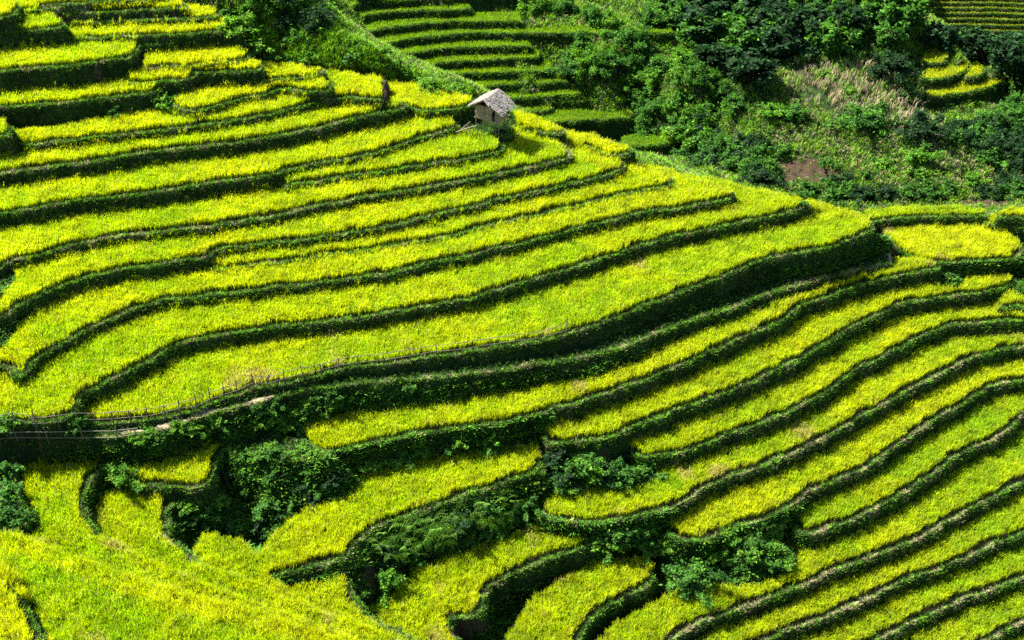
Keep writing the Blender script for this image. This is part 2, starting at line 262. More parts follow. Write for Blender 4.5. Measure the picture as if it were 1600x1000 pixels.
for k, t in enumerate(TR):
    P = t['poly']; n = len(P)
    drop = 5.0
    m = drop / t['s'] / .8 + .5
    x0, y0 = P.min(0) - m; x1, y1 = P.max(0) + m
    cand = np.nonzero((GX > x0) & (GX < x1) & (GY > y0) & (GY < y1))
    if not len(cand[0]): continue
    X = WX[cand]; Y = WY[cand]
    d2 = np.full(len(X), 1e9); dl = np.full(len(X), 1e9); ins = np.zeros(len(X), bool)
    for i in range(n):
        a = P[i]; b = P[(i + 1) % n]; e = b - a; L = e @ e + 1e-9
        if (b[1] > a[1]) != (a[1] > b[1]) or a[1] != b[1]:
            c_ = (a[1] > Y) != (b[1] > Y)
            ins ^= c_ & (X < (b[0] - a[0]) * (Y - a[1]) / (b[1] - a[1] + 1e-12) + a[0])
        u = np.clip(((X - a[0]) * e[0] + (Y - a[1]) * e[1]) / L, 0, 1)
        q = (X - a[0] - u * e[0]) ** 2 + (Y - a[1] - u * e[1]) ** 2
        d2 = np.minimum(d2, q)
        if i < t['nlip'] - 1: dl = np.minimum(dl, q)
    d = np.sqrt(d2); dl = np.sqrt(dl)
    z = path_z(np.c_[X, Y]) if t['z'] is None else t['z']
    lipz = .10 * np.exp(-(dl / .22) ** 2) if t['rice'] else 0
    h = np.where(ins, z + lipz, z + .02 - t['s'] * SL[cand] * d)
    better = h > H[cand]
    ii = (cand[0][better], cand[1][better])
    H[ii] = h[better]; OWN[ii] = k; DIN[ii] = np.where(ins, dl, -d)[better]
print('terrain', time.time() - T0)
BANK = (OWN >= 0) & (DIN < 0)
H = H + np.where(BANK, (fbm(GX * 2.2, GY * 2.2, 51, 2) - .5) * .25, 0) + (vnoise(GX * 5, GY * 5, 61) - .5) * .05
PX, PY = project(GX, GY, H)
PX1, PY1 = PX, PY
slope_ang = (H + .5 - ZC) / rr[None]
VIS = slope_ang >= np.maximum.accumulate(slope_ang, axis=1) - .035
INV = VIS & (PX > -210) & (PX < 1780) & (PY < 1150) & (PY > -80)
nz = np.zeros(H.shape); 
gr = np.gradient(H, axis=1) / np.gradient(rr)[None]
ga = np.gradient(H, axis=0) / (rr[None] * (az[1] - az[0]))
STEEP = np.sqrt(gr ** 2 + ga ** 2)
AREA = np.gradient(rr)[None] * rr[None] * (az[1] - az[0]) * np.ones_like(H)

# ---------------------------------------------------------------- mesh helpers
def poly_mesh(name, V, loops, starts, cols=None, smooth=False):
    me = bpy.data.meshes.new(name)
    V = np.ascontiguousarray(V, np.float32)
    me.vertices.add(len(V)); me.vertices.foreach_set('co', V.ravel())
    me.loops.add(len(loops)); me.loops.foreach_set('vertex_index', np.ascontiguousarray(loops, np.int32))
    me.polygons.add(len(starts)); me.polygons.foreach_set('loop_start', np.ascontiguousarray(starts, np.int32))
    if smooth: me.polygons.foreach_set('use_smooth', np.ones(len(starts), bool))
    if cols is not None:
        at = me.color_attributes.new('Col', 'FLOAT_COLOR', 'POINT')
        c4 = np.ones((len(V), 4), np.float32); c4[:, :3] = cols
        at.data.foreach_set('color', c4.ravel())
    me.update(calc_edges=True)
    return me

def link(name, me, mat, parent=None, **props):
    o = bpy.data.objects.new(name, me); C.objects.link(o)
    if mat is not None and me is not None:
        for m in (mat if isinstance(mat, (list, tuple)) else [mat]): me.materials.append(m)
    if parent is not None: o.parent = parent
    for k, v in props.items():
        if v: o[k] = v
    return o

def empty(name, loc, rotz=0, **props):
    o = bpy.data.objects.new(name, None); C.objects.link(o); o.location = loc; o.rotation_euler = (0, 0, rotz)
    o.empty_display_size = .2
    for k, v in props.items():
        if v: o[k] = v
    return o

class MB:
    """collects boxes, tubes and faces into one mesh"""
    def __init__(s): s.v = []; s.f = []
    def add(s, V, Fs):
        o = len(s.v); s.v += [tuple(p) for p in V]; s.f += [tuple(i + o for i in f) for f in Fs]
    def box(s, c, size, rz=0, rx=0):
        x, y, z = [a / 2 for a in size]
        P = np.array([(i * x, j * y, k * z) for i in (-1, 1) for j in (-1, 1) for k in (-1, 1)])
        cr, sr = math.cos(rx), math.sin(rx); P = P @ np.array([[1, 0, 0], [0, cr, sr], [0, -sr, cr]])
        cz, sz = math.cos(rz), math.sin(rz); P = P @ np.array([[cz, sz, 0], [-sz, cz, 0], [0, 0, 1]])
        s.add(P + np.array(c), [(0, 1, 3, 2), (4, 6, 7, 5), (0, 4, 5, 1), (2, 3, 7, 6), (0, 2, 6, 4), (1, 5, 7, 3)])
    def tube(s, pts, rad, n=7):
        pts = np.asarray(pts, float); m = len(pts)
        rad = np.broadcast_to(np.asarray(rad, float), (m,))
        V = []
        for i in range(m):
            d = pts[min(i + 1, m - 1)] - pts[max(i - 1, 0)]; d = d / (np.linalg.norm(d) + 1e-9)
            u = np.cross(d, (0, 0, 1) if abs(d[2]) < .9 else (1, 0, 0)); u /= np.linalg.norm(u); w = np.cross(d, u)
            for j in range(n):
                a = 2 * math.pi * j / n
                V.append(pts[i] + rad[i] * (math.cos(a) * u + math.sin(a) * w))
        Fs = [(i * n + j, i * n + (j + 1) % n, (i + 1) * n + (j + 1) % n, (i + 1) * n + j) for i in range(m - 1) for j in range(n)]
        Fs += [tuple(range(n - 1, -1, -1)), tuple(range((m - 1) * n, m * n))]
        s.add(V, Fs)
    def mesh(s, name):
        me = bpy.data.meshes.new(name); me.from_pydata(s.v, [], s.f); me.update(); return me

# ---------------------------------------------------------------- materials
def nodes(name):
    m = bpy.data.materials.new(name); m.use_nodes = True; nt = m.node_tree; nt.nodes.clear()
    out = nt.nodes.new('ShaderNodeOutputMaterial'); return m, nt, out
def leaf_mat(name, transl=.45, rough=.55, gloss=.06, sat=1.0, val=1.0):
    m, nt, out = nodes(name); N = nt.nodes.new; L = nt.links.new
    c = N('ShaderNodeVertexColor'); c.layer_name = 'Col'
    no = N('ShaderNodeTexNoise'); no.inputs['Scale'].default_value = .9; no.inputs['Detail'].default_value = 4
    tc = N('ShaderNodeTexCoord'); L(tc.outputs['Object'], no.inputs['Vector'])
    mr = N('ShaderNodeMapRange'); mr.inputs[1].default_value = .3; mr.inputs[2].default_value = .7; mr.inputs[3].default_value = .75 * val; mr.inputs[4].default_value = 1.2 * val
    L(no.outputs['Fac'], mr.inputs[0])
    oi = N('ShaderNodeObjectInfo')
    hs = N('ShaderNodeHueSaturation'); hs.inputs['Saturation'].default_value = sat
    L(c.outputs['Color'], hs.inputs['Color']); L(mr.outputs[0], hs.inputs['Value'])
    d = N('ShaderNodeBsdfDiffuse'); tr = N('ShaderNodeBsdfTranslucent'); g = N('ShaderNodeBsdfGlossy'); g.inputs['Roughness'].default_value = rough
    L(hs.outputs[0], d.inputs[0])
    hs2 = N('ShaderNodeHueSaturation'); hs2.inputs['Saturation'].default_value = 1.1; hs2.inputs['Value'].default_value = 1.15
    L(hs.outputs[0], hs2.inputs['Color']); L(hs2.outputs[0], tr.inputs[0])
    mx = N('ShaderNodeMixShader'); mx.inputs[0].default_value = transl; L(d.outputs[0], mx.inputs[1]); L(tr.outputs[0], mx.inputs[2])
    mg = N('ShaderNodeMixShader'); mg.inputs[0].default_value = gloss; L(mx.outputs[0], mg.inputs[1]); L(g.outputs[0], mg.inputs[2])
    L(mg.outputs[0], out.inputs[0]); return m
def wood_mat(name, c1, c2, scale=(14, 14, 2), rough=.8, bump=.4):
    m, nt, out = nodes(name); N = nt.nodes.new; L = nt.links.new
    b = N('ShaderNodeBsdfPrincipled'); b.inputs['Roughness'].default_value = rough
    tc = N('ShaderNodeTexCoord'); mp = N('ShaderNodeMapping'); mp.inputs['Scale'].default_value = scale
    no = N('ShaderNodeTexNoise'); no.inputs['Scale'].default_value = 3; no.inputs['Detail'].default_value = 6
    L(tc.outputs['Object'], mp.inputs[0]); L(mp.outputs[0], no.inputs['Vector'])
    cr = N('ShaderNodeValToRGB'); cr.color_ramp.elements[0].position = .3; cr.color_ramp.elements[1].position = .72
    cr.color_ramp.elements[0].color = (*c1, 1); cr.color_ramp.elements[1].color = (*c2, 1)
    L(no.outputs['Fac'], cr.inputs[0]); L(cr.outputs[0], b.inputs['Base Color'])
    bu = N('ShaderNodeBump'); bu.inputs['Strength'].default_value = bump; bu.inputs['Distance'].default_value = .02
    L(no.outputs['Fac'], bu.inputs['Height']); L(bu.outputs[0], b.inputs['Normal']); L(b.outputs[0], out.inputs[0]); return m
def ground_mat(name):
    m, nt, out = nodes(name); N = nt.nodes.new; L = nt.links.new
    b = N('ShaderNodeBsdfPrincipled'); b.inputs['Roughness'].default_value = .95; b.inputs['Specular IOR Level'].default_value = .1
    c = N('ShaderNodeVertexColor'); c.layer_name = 'Col'
    tc = N('ShaderNodeTexCoord')
    n1 = N('ShaderNodeTexNoise'); n1.inputs['Scale'].default_value = 7; n1.inputs['Detail'].default_value = 8; n1.inputs['Roughness'].default_value = .7
    L(tc.outputs['Object'], n1.inputs['Vector'])
    mr = N('ShaderNodeMapRange'); mr.inputs[1].default_value = .3; mr.inputs[2].default_value = .7; mr.inputs[3].default_value = .45; mr.inputs[4].default_value = 1.5
    L(n1.outputs['Fac'], mr.inputs[0])
    hs = N('ShaderNodeHueSaturation'); L(c.outputs['Color'], hs.inputs['Color']); L(mr.outputs[0], hs.inputs['Value'])
    L(hs.outputs[0], b.inputs['Base Color'])
    bu = N('ShaderNodeBump'); bu.inputs['Strength'].default_value = .8; bu.inputs['Distance'].default_value = .08
    L(n1.outputs['Fac'], bu.inputs['Height']); L(bu.outputs[0], b.inputs['Normal']); L(b.outputs[0], out.inputs[0]); return m
M_RICE = leaf_mat('ripening_rice', .56, gloss=.012, rough=.7)
M_GRASS = leaf_mat('bank_grass_blades', .4, gloss=.012, rough=.7)
M_LEAF = leaf_mat('bush_leaves', .45, rough=.7, gloss=.012)
M_GROUND = ground_mat('hill_soil')
M_BARK = wood_mat('bark', (.05, .035, .02), (.14, .1, .06))
M_BAMBOO = wood_mat('weathered_bamboo', (.06, .05, .036), (.24, .21, .16))
M_POST = wood_mat('dark_post_wood', (.05, .04, .03), (.16, .12, .08))
M_PLANK = wood_mat('grey_wall_boards', (.05, .036, .025), (.36, .27, .19), scale=(4, 4, .5))
M_THATCH = wood_mat('grey_thatch', (.06, .055, .05), (.46, .42, .37), scale=(10, 10, 10))
M_DARK = wood_mat('dark_interior_wood', (.02, .016, .012), (.05, .04, .03))

# ---------------------------------------------------------------- ground mesh
def lerp(a, b, f): return a[None] * (1 - f[..., None]) + b[None] * f[..., None]
def zone_colours():
    n = fbm(GX * .9, GY * .9, 71, 3)
    n2 = fbm(GX * 3, GY * 3, 81, 2)
    green = np.array([.022, .048, .010]); dgreen = np.array([.012, .026, .006]); soil = np.array([.11, .075, .05]); mud = np.array([.05, .04, .02]); straw = np.array([.30, .24, .13])
    col = np.empty(H.shape + (3,))
    f = np.clip((n - .35) * 3, 0, 1)[..., None]
    col[:] = dgreen * (1 - f) + green * f
    bs = np.clip((n2 - .70) * 6, 0, 1)[..., None] * BANK[..., None]
    col = col * (1 - bs * .7) + soil * .8 * bs * .7
    fld = (OWN >= 0) & (DIN > .3) & np.array([t['rice'] > 0 for t in TR] + [False])[OWN]
    sk = np.array([t['straw'] for t in TR] + [0])[OWN]
    lipm = np.clip(sk * 2.2 * (fbm(GX * 1.1, GY * 1.1, 101, 3) - .25) * 2, 0, 1) * ((OWN >= 0) & (DIN > .02) & (DIN < .24))
    col = col * (1 - lipm[..., None]) + np.array([.30, .235, .15]) * lipm[..., None]
    fld &= DIN > .42
    col[fld] = mud
    # bare earth: dirt path, slip under the fence, tilled plot, gully scars (px, py, rx, ry)
    dirt = np.zeros(H.shape)
    kp = [i for i, t in enumerate(TR) if t is PATH][0]
    dirt = np.where((OWN == kp) & (np.abs(DIN - .30) < np.where((PX > 190) & (PX < 430), .17, -.06) + .5 * (n - .5)), 1, dirt)
    for (cx, cy, rx, ry) in [(1258,269,56,20),(1235,262,28,10),(580,905,14,40),(730,985,28,14),(600,143,9,20),(945,720,16,14),(1165,238,30,16),(1395,400,6,20),(900,265,20,8),(1050,772,10,7),(540,120,30,10),(230,105,22,16),(1540,317,50,5),(480,110,14,8),(1020,735,10,8),(890,735,14,8)]:
        q = ((PX - cx) / rx) ** 2 + ((PY - cy) / ry) ** 2
        dirt = np.maximum(dirt, np.clip(1.5 - q + (n2 - .5) * 2.6 + (vnoise(GX * 4, GY * 4, 77) - .5) * 1.2, 0, 1) * (q < 2.2))
    dirt = dirt * ~((OWN >= 0) & (DIN > .35) & np.isin(OWN, [i for i, t in enumerate(TR) if t['rice'] > 0]))
    bsoil = np.array([.045, .030, .019]); psoil = np.array([.27, .21, .14])
    dc = np.where((OWN == kp)[..., None], psoil, bsoil)
    col = col * (1 - dirt[..., None]) + dc * dirt[..., None]
    return col, dirt
COL, DIRT = zone_colours()
def grid_faces(mask=None):
    i, j = np.meshgrid(np.arange(NA - 1), np.arange(NR - 1), indexing='ij')
    i = i.ravel(); j = j.ravel()
    if mask is not None:
        k = mask[:-1, :-1].ravel(); i = i[k]; j = j[k]
    a = i * NR + j
    return np.stack([a, a + 1, a + NR + 1, a + NR], 1)[:, ::-1]
V = np.stack([GX, GY, H], -1).reshape(-1, 3)
Q = grid_faces()
me = poly_mesh('hillside_ground', V, Q.ravel(), np.arange(len(Q)) * 4, COL.reshape(-1, 3), smooth=True)
link('hillside_ground', me, M_GROUND, kind='structure', label='terraced hillside of earth and grass under the rice')
# the trodden path as its own sheet just above the ground
kp = [i for i, t in enumerate(TR) if t is PATH][0]
pm = (OWN == kp) & (DIRT > .2) & (DIN > 0)
Qp = grid_faces(pm); u, inv = np.unique(Qp.ravel(), return_inverse=True)
Vp = V[u] + np.array([0, 0, .015])
me = poly_mesh('dirt_path', Vp, inv, np.arange(len(Qp)) * 4, COL.reshape(-1, 3)[u], smooth=True)
link('dirt_path', me, M_GROUND, kind='structure', label='pale trodden dirt path winding below the fence')
# wide lower ground that carries on past the sheet
gv = [(-3000, -800, ZA - 60), (3000, -800, ZA - 60), (3000, 5000, ZA - 60), (-3000, 5000, ZA - 60)]
me = poly_mesh('valley_ground', np.array(gv, float), np.arange(4), np.array([0]), np.tile([[.03, .06, .012]], (4, 1)))
link('valley_ground', me, M_GROUND, kind='structure', label='valley ground far below the terraces')
print('ground', time.time() - T0)

# ---------------------------------------------------------------- blades
def blades(pos, B, height, width, lean, col_lo, col_hi, droop=.35, head=False):
    """pos (N,3); height (N,); col_lo/col_hi (N,B,3). Each blade: one quad and a pointed tip. Returns V, loops, starts, cols"""
    N = len(pos)
    a = rng.random((N, B)) * 2 * math.pi
    ln = lean * (.35 + .9 * rng.random((N, B)))
    h = height[:, None] * (.72 + .4 * rng.random((N, B)))
    ca, sa = np.cos(a), np.sin(a)
    base = pos[:, None, :] + np.stack([ca, sa, np.zeros_like(a)], -1) * (rng.random((N, B, 1)) * .06)
    # blade faces turned at random about their own stem
    fa = a + math.pi / 2 + rng.normal(0, .5, (N, B)); side = np.stack([np.cos(fa), np.sin(fa), np.zeros_like(a)], -1)
    out = np.stack([ca, sa, np.zeros_like(a)], -1)
    up = np.array([0, 0, 1.0])
    mid = base + out * (ln * h * .45)[..., None] + up * (h * .68)[..., None]
    tip = base + out * (ln * h * (1.0 + droop))[..., None] + up * (h * (1 - droop * .25))[..., None]
    w = width * (.7 + .6 * rng.random((N, B)))[..., None] / 2
    if head:   # stem with a drooping seed head that keeps its width
        mid = base + out * (ln * h * .30)[..., None] + up * (h * .74)[..., None]
        tip = base + out * (ln * h * .85)[..., None] + up * (h * .97)[..., None]
        Vv = np.stack([base - side * w * .5, base + side * w * .5, mid + side * w, mid - side * w, tip + side * w * .75, tip - side * w * .75], 2)
        cm = col_lo * .45 + col_hi * .55
        cc = np.stack([col_lo, col_lo, cm, cm, col_hi, col_hi], 2)
        n = N * B; off = (np.arange(n) * 6)[:, None]
        lo = (off + np.array([0, 1, 2, 3, 3, 2, 4, 5])[None]).ravel()
        return Vv.reshape(-1, 3), lo, np.arange(n * 2) * 4, cc.reshape(-1, 3)
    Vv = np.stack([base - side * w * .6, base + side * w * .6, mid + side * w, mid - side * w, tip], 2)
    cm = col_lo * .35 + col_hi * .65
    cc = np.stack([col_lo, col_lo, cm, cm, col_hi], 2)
    n = N * B
    off = (np.arange(n) * 5)[:, None]
    lo = (off + np.array([0, 1, 2, 3, 3, 2, 4])[None]).ravel()
    stt = ((np.arange(n) * 7)[:, None] + np.array([0, 4])[None]).ravel()
    return Vv.reshape(-1, 3), lo, stt, cc.reshape(-1, 3)

def pick(mask, dens):
    """random points on the grid cells of mask with dens tufts per m2 (array or number)"""
    e = AREA * dens * np.minimum(np.sqrt(1 + STEEP ** 2), 5)
    n = np.floor(e + rng.random(H.shape)).astype(int) * mask
    i, j = np.nonzero(n)
    rep = n[i, j]; i = np.repeat(i, rep); j = np.repeat(j, rep)
    di = rng.random(len(i)); dj = rng.random(len(i))
    i1 = np.minimum(i + 1, NA - 1); j1 = np.minimum(j + 1, NR - 1)
    def b(A): return (A[i, j] * (1 - di) + A[i1, j] * di) * (1 - dj) + (A[i, j1] * (1 - di) + A[i1, j1] * di) * dj
    return np.stack([b(GX), b(GY), b(H)], -1), i, j

# ---------------------------------------------------------------- rice, one crop per terrace
G_LO = np.array([.06, .14, .006]); G_HI = np.array([.29, .53, .007]); Y_HI = np.array([.70, .72, .005]); T_HI = np.array([.62, .52, .17])  # stem green darkened so the shade on the crop's front is in the colour
n_rice = 0
gold_n = fbm(GX * .25, GY * .25, 91, 3)
gold_f = fbm(GX * 1.4, GY * 1.4, 95, 2); tan_n = fbm(GX * .45, GY * .45, 97, 2)
def inpoly(X, Y, P):
    P = np.asarray(P, float); ins = np.zeros(np.shape(X), bool)
    for i in range(len(P)):
        a = P[i]; b = P[(i + 1) % len(P)]
        if a[1] == b[1]: continue
        ins ^= ((a[1] > Y) != (b[1] > Y)) & (X < (b[0] - a[0]) * (Y - a[1]) / (b[1] - a[1]) + a[0])
    return ins
# on the near side of the hollow the crop hides the low steps
NEARF = inpoly(PX, PY, [(172, 850), (300, 885), (425, 915), (450, 925), (560, 975), (760, 1080), (110, 1080), (60, 960), (-60, 850), (60, 842)])
for k, t in enumerate(TR):
    if not t['rice'] or t['label'] is None and t['key'] not in ('K11', 'FD', 'HT7'): continue
    far = t['key'][0] == 'F' or t['key'][:2] in ('ST', 'HT')
    inset = .12 if far else (.46 if t['straw'] > .25 else .40)
    m = (OWN == k) & ((DIN > inset + (gold_f - .5) * .30) | NEARF & (DIN > -.35)) & INV
    # leave a small gap at the foot of the bank above
    if not m.any(): continue
    dens = 30. if t['key'][:2] == 'HT' else (60. if far else 86.)
    pos, i, j = pick(m, dens)
    if not len(pos): continue
    n_rice += len(pos)
    B = 8
    N = len(pos)
    g = np.clip(t['gold'] + (gold_n[i, j] - .5) * .9 + (gold_f[i, j] - .5) * .5, 0, 1)
    # crop yellower along the lip; the near fields' bright backlit crest is painted in
    g = np.clip(g + (.45 if t['key'] in ('N1', 'N2') else .16) * (DIN[i, j] < (1.3 if t['key'] in ('N1', 'N2') else .75)), 0, 1)
    f = np.clip(g[:, None] + rng.normal(0, .28, (N, B)), 0, 1)[..., None]
    hi = G_HI * (1 - f) + Y_HI * f
    tan = np.clip((tan_n[i, j] - .70) * 6, 0, .8) * (t['key'] in ('G3', 'G7', 'N1', 'G6', 'Y1', 'Y3', 'K4', 'K1', 'G1', 'A'))
    tf = (rng.random((N, B)) < np.maximum(.05, tan[:, None]))[..., None]
    hi = np.where(tf, T_HI, hi)
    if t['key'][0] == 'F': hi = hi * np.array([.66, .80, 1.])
    hi = hi * (.78 + .38 * rng.random((N, B, 1)))
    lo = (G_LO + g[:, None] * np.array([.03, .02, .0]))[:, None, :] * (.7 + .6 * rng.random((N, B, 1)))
    hgt = t['rice'] * (.74 + .46 * rng.random(N)) * (.85 + .35 * gold_f[i, j])
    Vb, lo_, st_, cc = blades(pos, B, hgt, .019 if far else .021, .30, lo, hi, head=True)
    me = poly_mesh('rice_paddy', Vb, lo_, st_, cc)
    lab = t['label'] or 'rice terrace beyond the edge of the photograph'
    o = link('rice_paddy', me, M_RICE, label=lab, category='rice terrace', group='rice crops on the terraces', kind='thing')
print('rice', n_rice, time.time() - T0)

# ---------------------------------------------------------------- grass on banks, lips and slopes
rice_ks = np.array([t['rice'] > 0 for t in TR] + [False])
straw_k = np.array([t['straw'] for t in TR] + [.1])
isfield = rice_ks[OWN] & (DIN > .3)
lipzone = (OWN >= 0) & (DIN > -.11) & (DIN < .22)
sn = fbm(GX * 1.1, GY * 1.1, 101, 3); sn2 = fbm(GX * .16, GY * .16, 107, 3)
rightK = (PX > 1360 - (PY - 370) * 0) & (PY < 330)
FARB = (OWN < 0) & (((PY < 335) & (PX > 860)) | ((PY < 170) & (PX > 560)) | ((PX > 340) & (PX < 720) & (PY < 150)))
def grass_obj(name, mask, dens, hgt, width, B, lean, palette, wts, label, hi_gain=1.5, mod=None):
    pos, i, j = pick(mask & INV, dens)
    N = len(pos)
    pal = np.array(palette)
    w = wts(i, j) if callable(wts) else np.tile(wts, (N, 1))
    cum = np.cumsum(w / w.sum(1, keepdims=True), 1)
    c = pal[(rng.random(N)[:, None] > cum).sum(1).clip(0, len(pal) - 1)]
    c = c[:, None, :] * (.7 + .6 * rng.random((N, B, 1)))
    h = (hgt(i, j) if callable(hgt) else np.full(N, hgt)) * (.6 + .8 * rng.random(N))
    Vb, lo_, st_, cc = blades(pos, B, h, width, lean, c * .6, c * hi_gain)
    me = poly_mesh(name, Vb, lo_, st_, cc)
    print(name, N)
    return link(name, me, M_GRASS, kind='stuff', label=label, category='grass')
DG = [.012, .036, .005]; MG = [.035, .10, .008]; LG = [.15, .34, .014]; STR = [.36, .30, .17]; YG = [.22, .34, .02]  # bank shade and lip sunlight are put into the dark and light greens
def w_bank(i, j):
    s = np.clip((sn[i, j] - .66) * 2, 0, .10)
    return np.stack([.5 + 0 * s, .40 + 0 * s, .10 + 0 * s, s], 1)
plain = np.isin(OWN, [i for i, t in enumerate(TR) if not t['rice']]) & ~lipzone
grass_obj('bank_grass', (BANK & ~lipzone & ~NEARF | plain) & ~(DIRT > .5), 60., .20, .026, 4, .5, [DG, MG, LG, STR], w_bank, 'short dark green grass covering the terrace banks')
def w_lip(i, j):
    s = straw_k[OWN[i, j]] * np.clip((sn[i, j] - .42) * 5, .0, 1.6)
    return np.stack([.22 + 0 * s, .42 + 0 * s, .36 + 0 * s, s], 1)
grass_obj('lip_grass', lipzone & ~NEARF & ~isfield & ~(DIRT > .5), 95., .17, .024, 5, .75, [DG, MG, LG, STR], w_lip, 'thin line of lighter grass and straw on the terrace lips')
# ---------------------------------------------------------------- where a photo pixel meets the ground
def hit(px, py):
    d = ray([px], [py])[0]
    a = math.atan2(d[0], d[1]); tn = d[2] / math.hypot(d[0], d[1])
    i = int(round((a - az[0]) / (az[1] - az[0]))); i = min(max(i, 0), NA - 1)
    above = H[i] >= ZC + tn * rr
    j = int(np.argmax(above)) if above.any() else NR - 1
    r = rr[j]
    return np.array([math.sin(a) * r, math.cos(a) * r, H[i, j]])
def ground_z(x, y):
    a = math.atan2(x, y); r = math.hypot(x, y)
    i = min(max(int(round((a - az[0]) / (az[1] - az[0]))), 0), NA - 1); j = min(int(np.searchsorted(rr, r)), NR - 1)
    return H[i, j]
def ppm(p): return F_PX / math.sqrt(p[0] ** 2 + p[1] ** 2 + (p[2] - ZC) ** 2)
# ---------------------------------------------------------------- slopes: wild grass, dry stalks, leafy undergrowth
PR = dict(
 ridge=[(372,-20),(470,-20),(530,40),(600,95),(680,130),(745,150),(712,168),(640,138),(590,118),(520,110),(450,100),(395,80),(360,50),(345,20)],
 mid=[(840,55),(1040,58),(1130,120),(1200,215),(1110,262),(1010,215),(965,160),(905,128)],
 top=[(815,-10),(1050,-10),(1065,45),(930,48),(830,30)],
 wood=[(1050,-30),(1440,-30),(1420,50),(1360,95),(1250,85),(1160,140),(1075,70)],
 right=[(1460,74),(1540,84),(1620,86),(1620,140),(1590,130),(1545,104),(1490,88)],
 low=[(1475,200),(1560,180),(1620,150),(1620,270),(1520,250)],
 meadow=[(1200,125),(1250,88),(1390,108),(1440,160),(1520,240),(1620,270),(1620,300),(1340,290),(1210,240)],
 dry=[(1235,92),(1390,110),(1445,160),(1430,215),(1320,185),(1230,150)])
mz = {k: inpoly(PX, PY, v) & (OWN < 0) for k, v in PR.items()}
hill = (OWN < 0) & (GY > 92) & ((PX > 720) | (PY < 170))
def w_hill(i, j):
    s = np.clip((sn[i, j] - .4) * 3, 0, 1); dk = (mz['wood'] | mz['right'] | mz['low'])[i, j] * 1.0
    return np.stack([.10 + .9 * dk, .38 + 0 * s, (.6 * s + .2) * (1 - .6 * dk), .45 * s * (1 - dk), .03 + (.08 + .22 * mz['meadow'][i, j]) * (1 - dk)], 1)
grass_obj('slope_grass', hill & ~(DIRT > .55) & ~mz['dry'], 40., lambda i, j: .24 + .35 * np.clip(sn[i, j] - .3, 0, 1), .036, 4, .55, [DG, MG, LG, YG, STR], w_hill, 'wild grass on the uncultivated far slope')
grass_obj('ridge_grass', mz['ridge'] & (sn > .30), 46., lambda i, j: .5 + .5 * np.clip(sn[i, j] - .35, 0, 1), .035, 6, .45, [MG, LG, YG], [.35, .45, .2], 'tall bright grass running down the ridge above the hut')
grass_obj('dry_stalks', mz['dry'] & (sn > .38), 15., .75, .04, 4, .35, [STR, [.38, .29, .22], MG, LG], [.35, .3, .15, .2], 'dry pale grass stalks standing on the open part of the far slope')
leafy_keys = ('A', 'PATH', 'G1', 'G2', 'G3', 'G5', 'G6', 'K2', 'K3')
lk = np.array([t['key'] in leafy_keys for t in TR] + [False])
kk = {t['key']: i for i, t in enumerate(TR)}
hol = np.isin(OWN, [kk[q] for q in ('G1', 'G3', 'G8')]) & ((PX > 330) | (PY > 880))
leafy = (BANK & lk[OWN] & ~hol & ~NEARF & (DIN < -.25) & ((OWN != kk['K2']) | (PX < 960)) & ((OWN != kk['K3']) | (PX < 1060))) | ((OWN == kk['K1']) & BANK & (PX < 860)) | ((OWN == kk['K4']) & BANK & (PX < 1060)) | ((OWN == kk['K5']) & BANK & (PX < 1250)) | ((OWN < 0) & ~hill) | (OWN == kk['GB']) & BANK | ((OWN == kk['Y1']) & BANK) | ((OWN == kk['K6']) & BANK & (PX < 1260))
w_leaf = lambda i, j: np.stack([.35 + 0 * sn[i, j], .45 + 0 * sn[i, j], np.clip((sn[i, j] - .35) * 2, .05, 1), .06 + 0 * sn[i, j]], 1)
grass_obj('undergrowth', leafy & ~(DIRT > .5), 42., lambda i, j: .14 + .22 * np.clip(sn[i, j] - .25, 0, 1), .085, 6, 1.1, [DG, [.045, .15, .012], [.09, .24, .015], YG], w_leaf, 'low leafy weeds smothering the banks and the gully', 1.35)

# ---------------------------------------------------------------- shrubs, trees, ferns
def leaf_cloud(lobes, n, size, pal, aspect=1.7, r=None):
    """leaf-sized faces spread through a set of lobes (cx, cy, cz, rx, rz)"""
    lobes = np.array(lobes); wgt = lobes[:, 3] ** 2 * 1.0; wgt /= wgt.sum()
    li = r.choice(len(lobes), n, p=wgt)
    d = r.normal(size=(n, 3)); d /= np.linalg.norm(d, axis=1)[:, None]
    rad = np.clip(1 - np.abs(r.normal(0, .22, n)), .15, 1.15)
    Lb = lobes[li]
    c = Lb[:, :3] + d * rad[:, None] * np.stack([Lb[:, 3], Lb[:, 3], Lb[:, 4]], 1)
    nrm = d * .7 + r.normal(0, .55, (n, 3)) + np.array([0, 0, .35]); nrm /= np.linalg.norm(nrm, axis=1)[:, None]
    t = np.cross(nrm, r.normal(size=(n, 3))); t /= np.linalg.norm(t, axis=1)[:, None] + 1e-9
    b = np.cross(nrm, t)
    s = size * (.6 + .8 * r.random(n))[:, None]
    t = t * s * aspect * .5; b = b * s * .5
    Vv = np.stack([c - t, c + b * .9 - t * .1, c + t - nrm * s * .25, c - b * .9 - t * .1], 1).reshape(-1, 3)
    pal = np.array(pal); lobecol = r.integers(0, len(pal), len(lobes))
    k = np.where(r.random(n) < .6, lobecol[li], r.integers(0, len(pal), n))
    cc = pal[k] * (.7 + .65 * r.random((n, 1)))
    return Vv, np.repeat(cc, 4, 0)
def cloud_mesh(name, Vv, cc):
    n = len(Vv) // 4
    return poly_mesh(name, Vv, np.arange(4 * n), np.arange(n) * 4, cc)
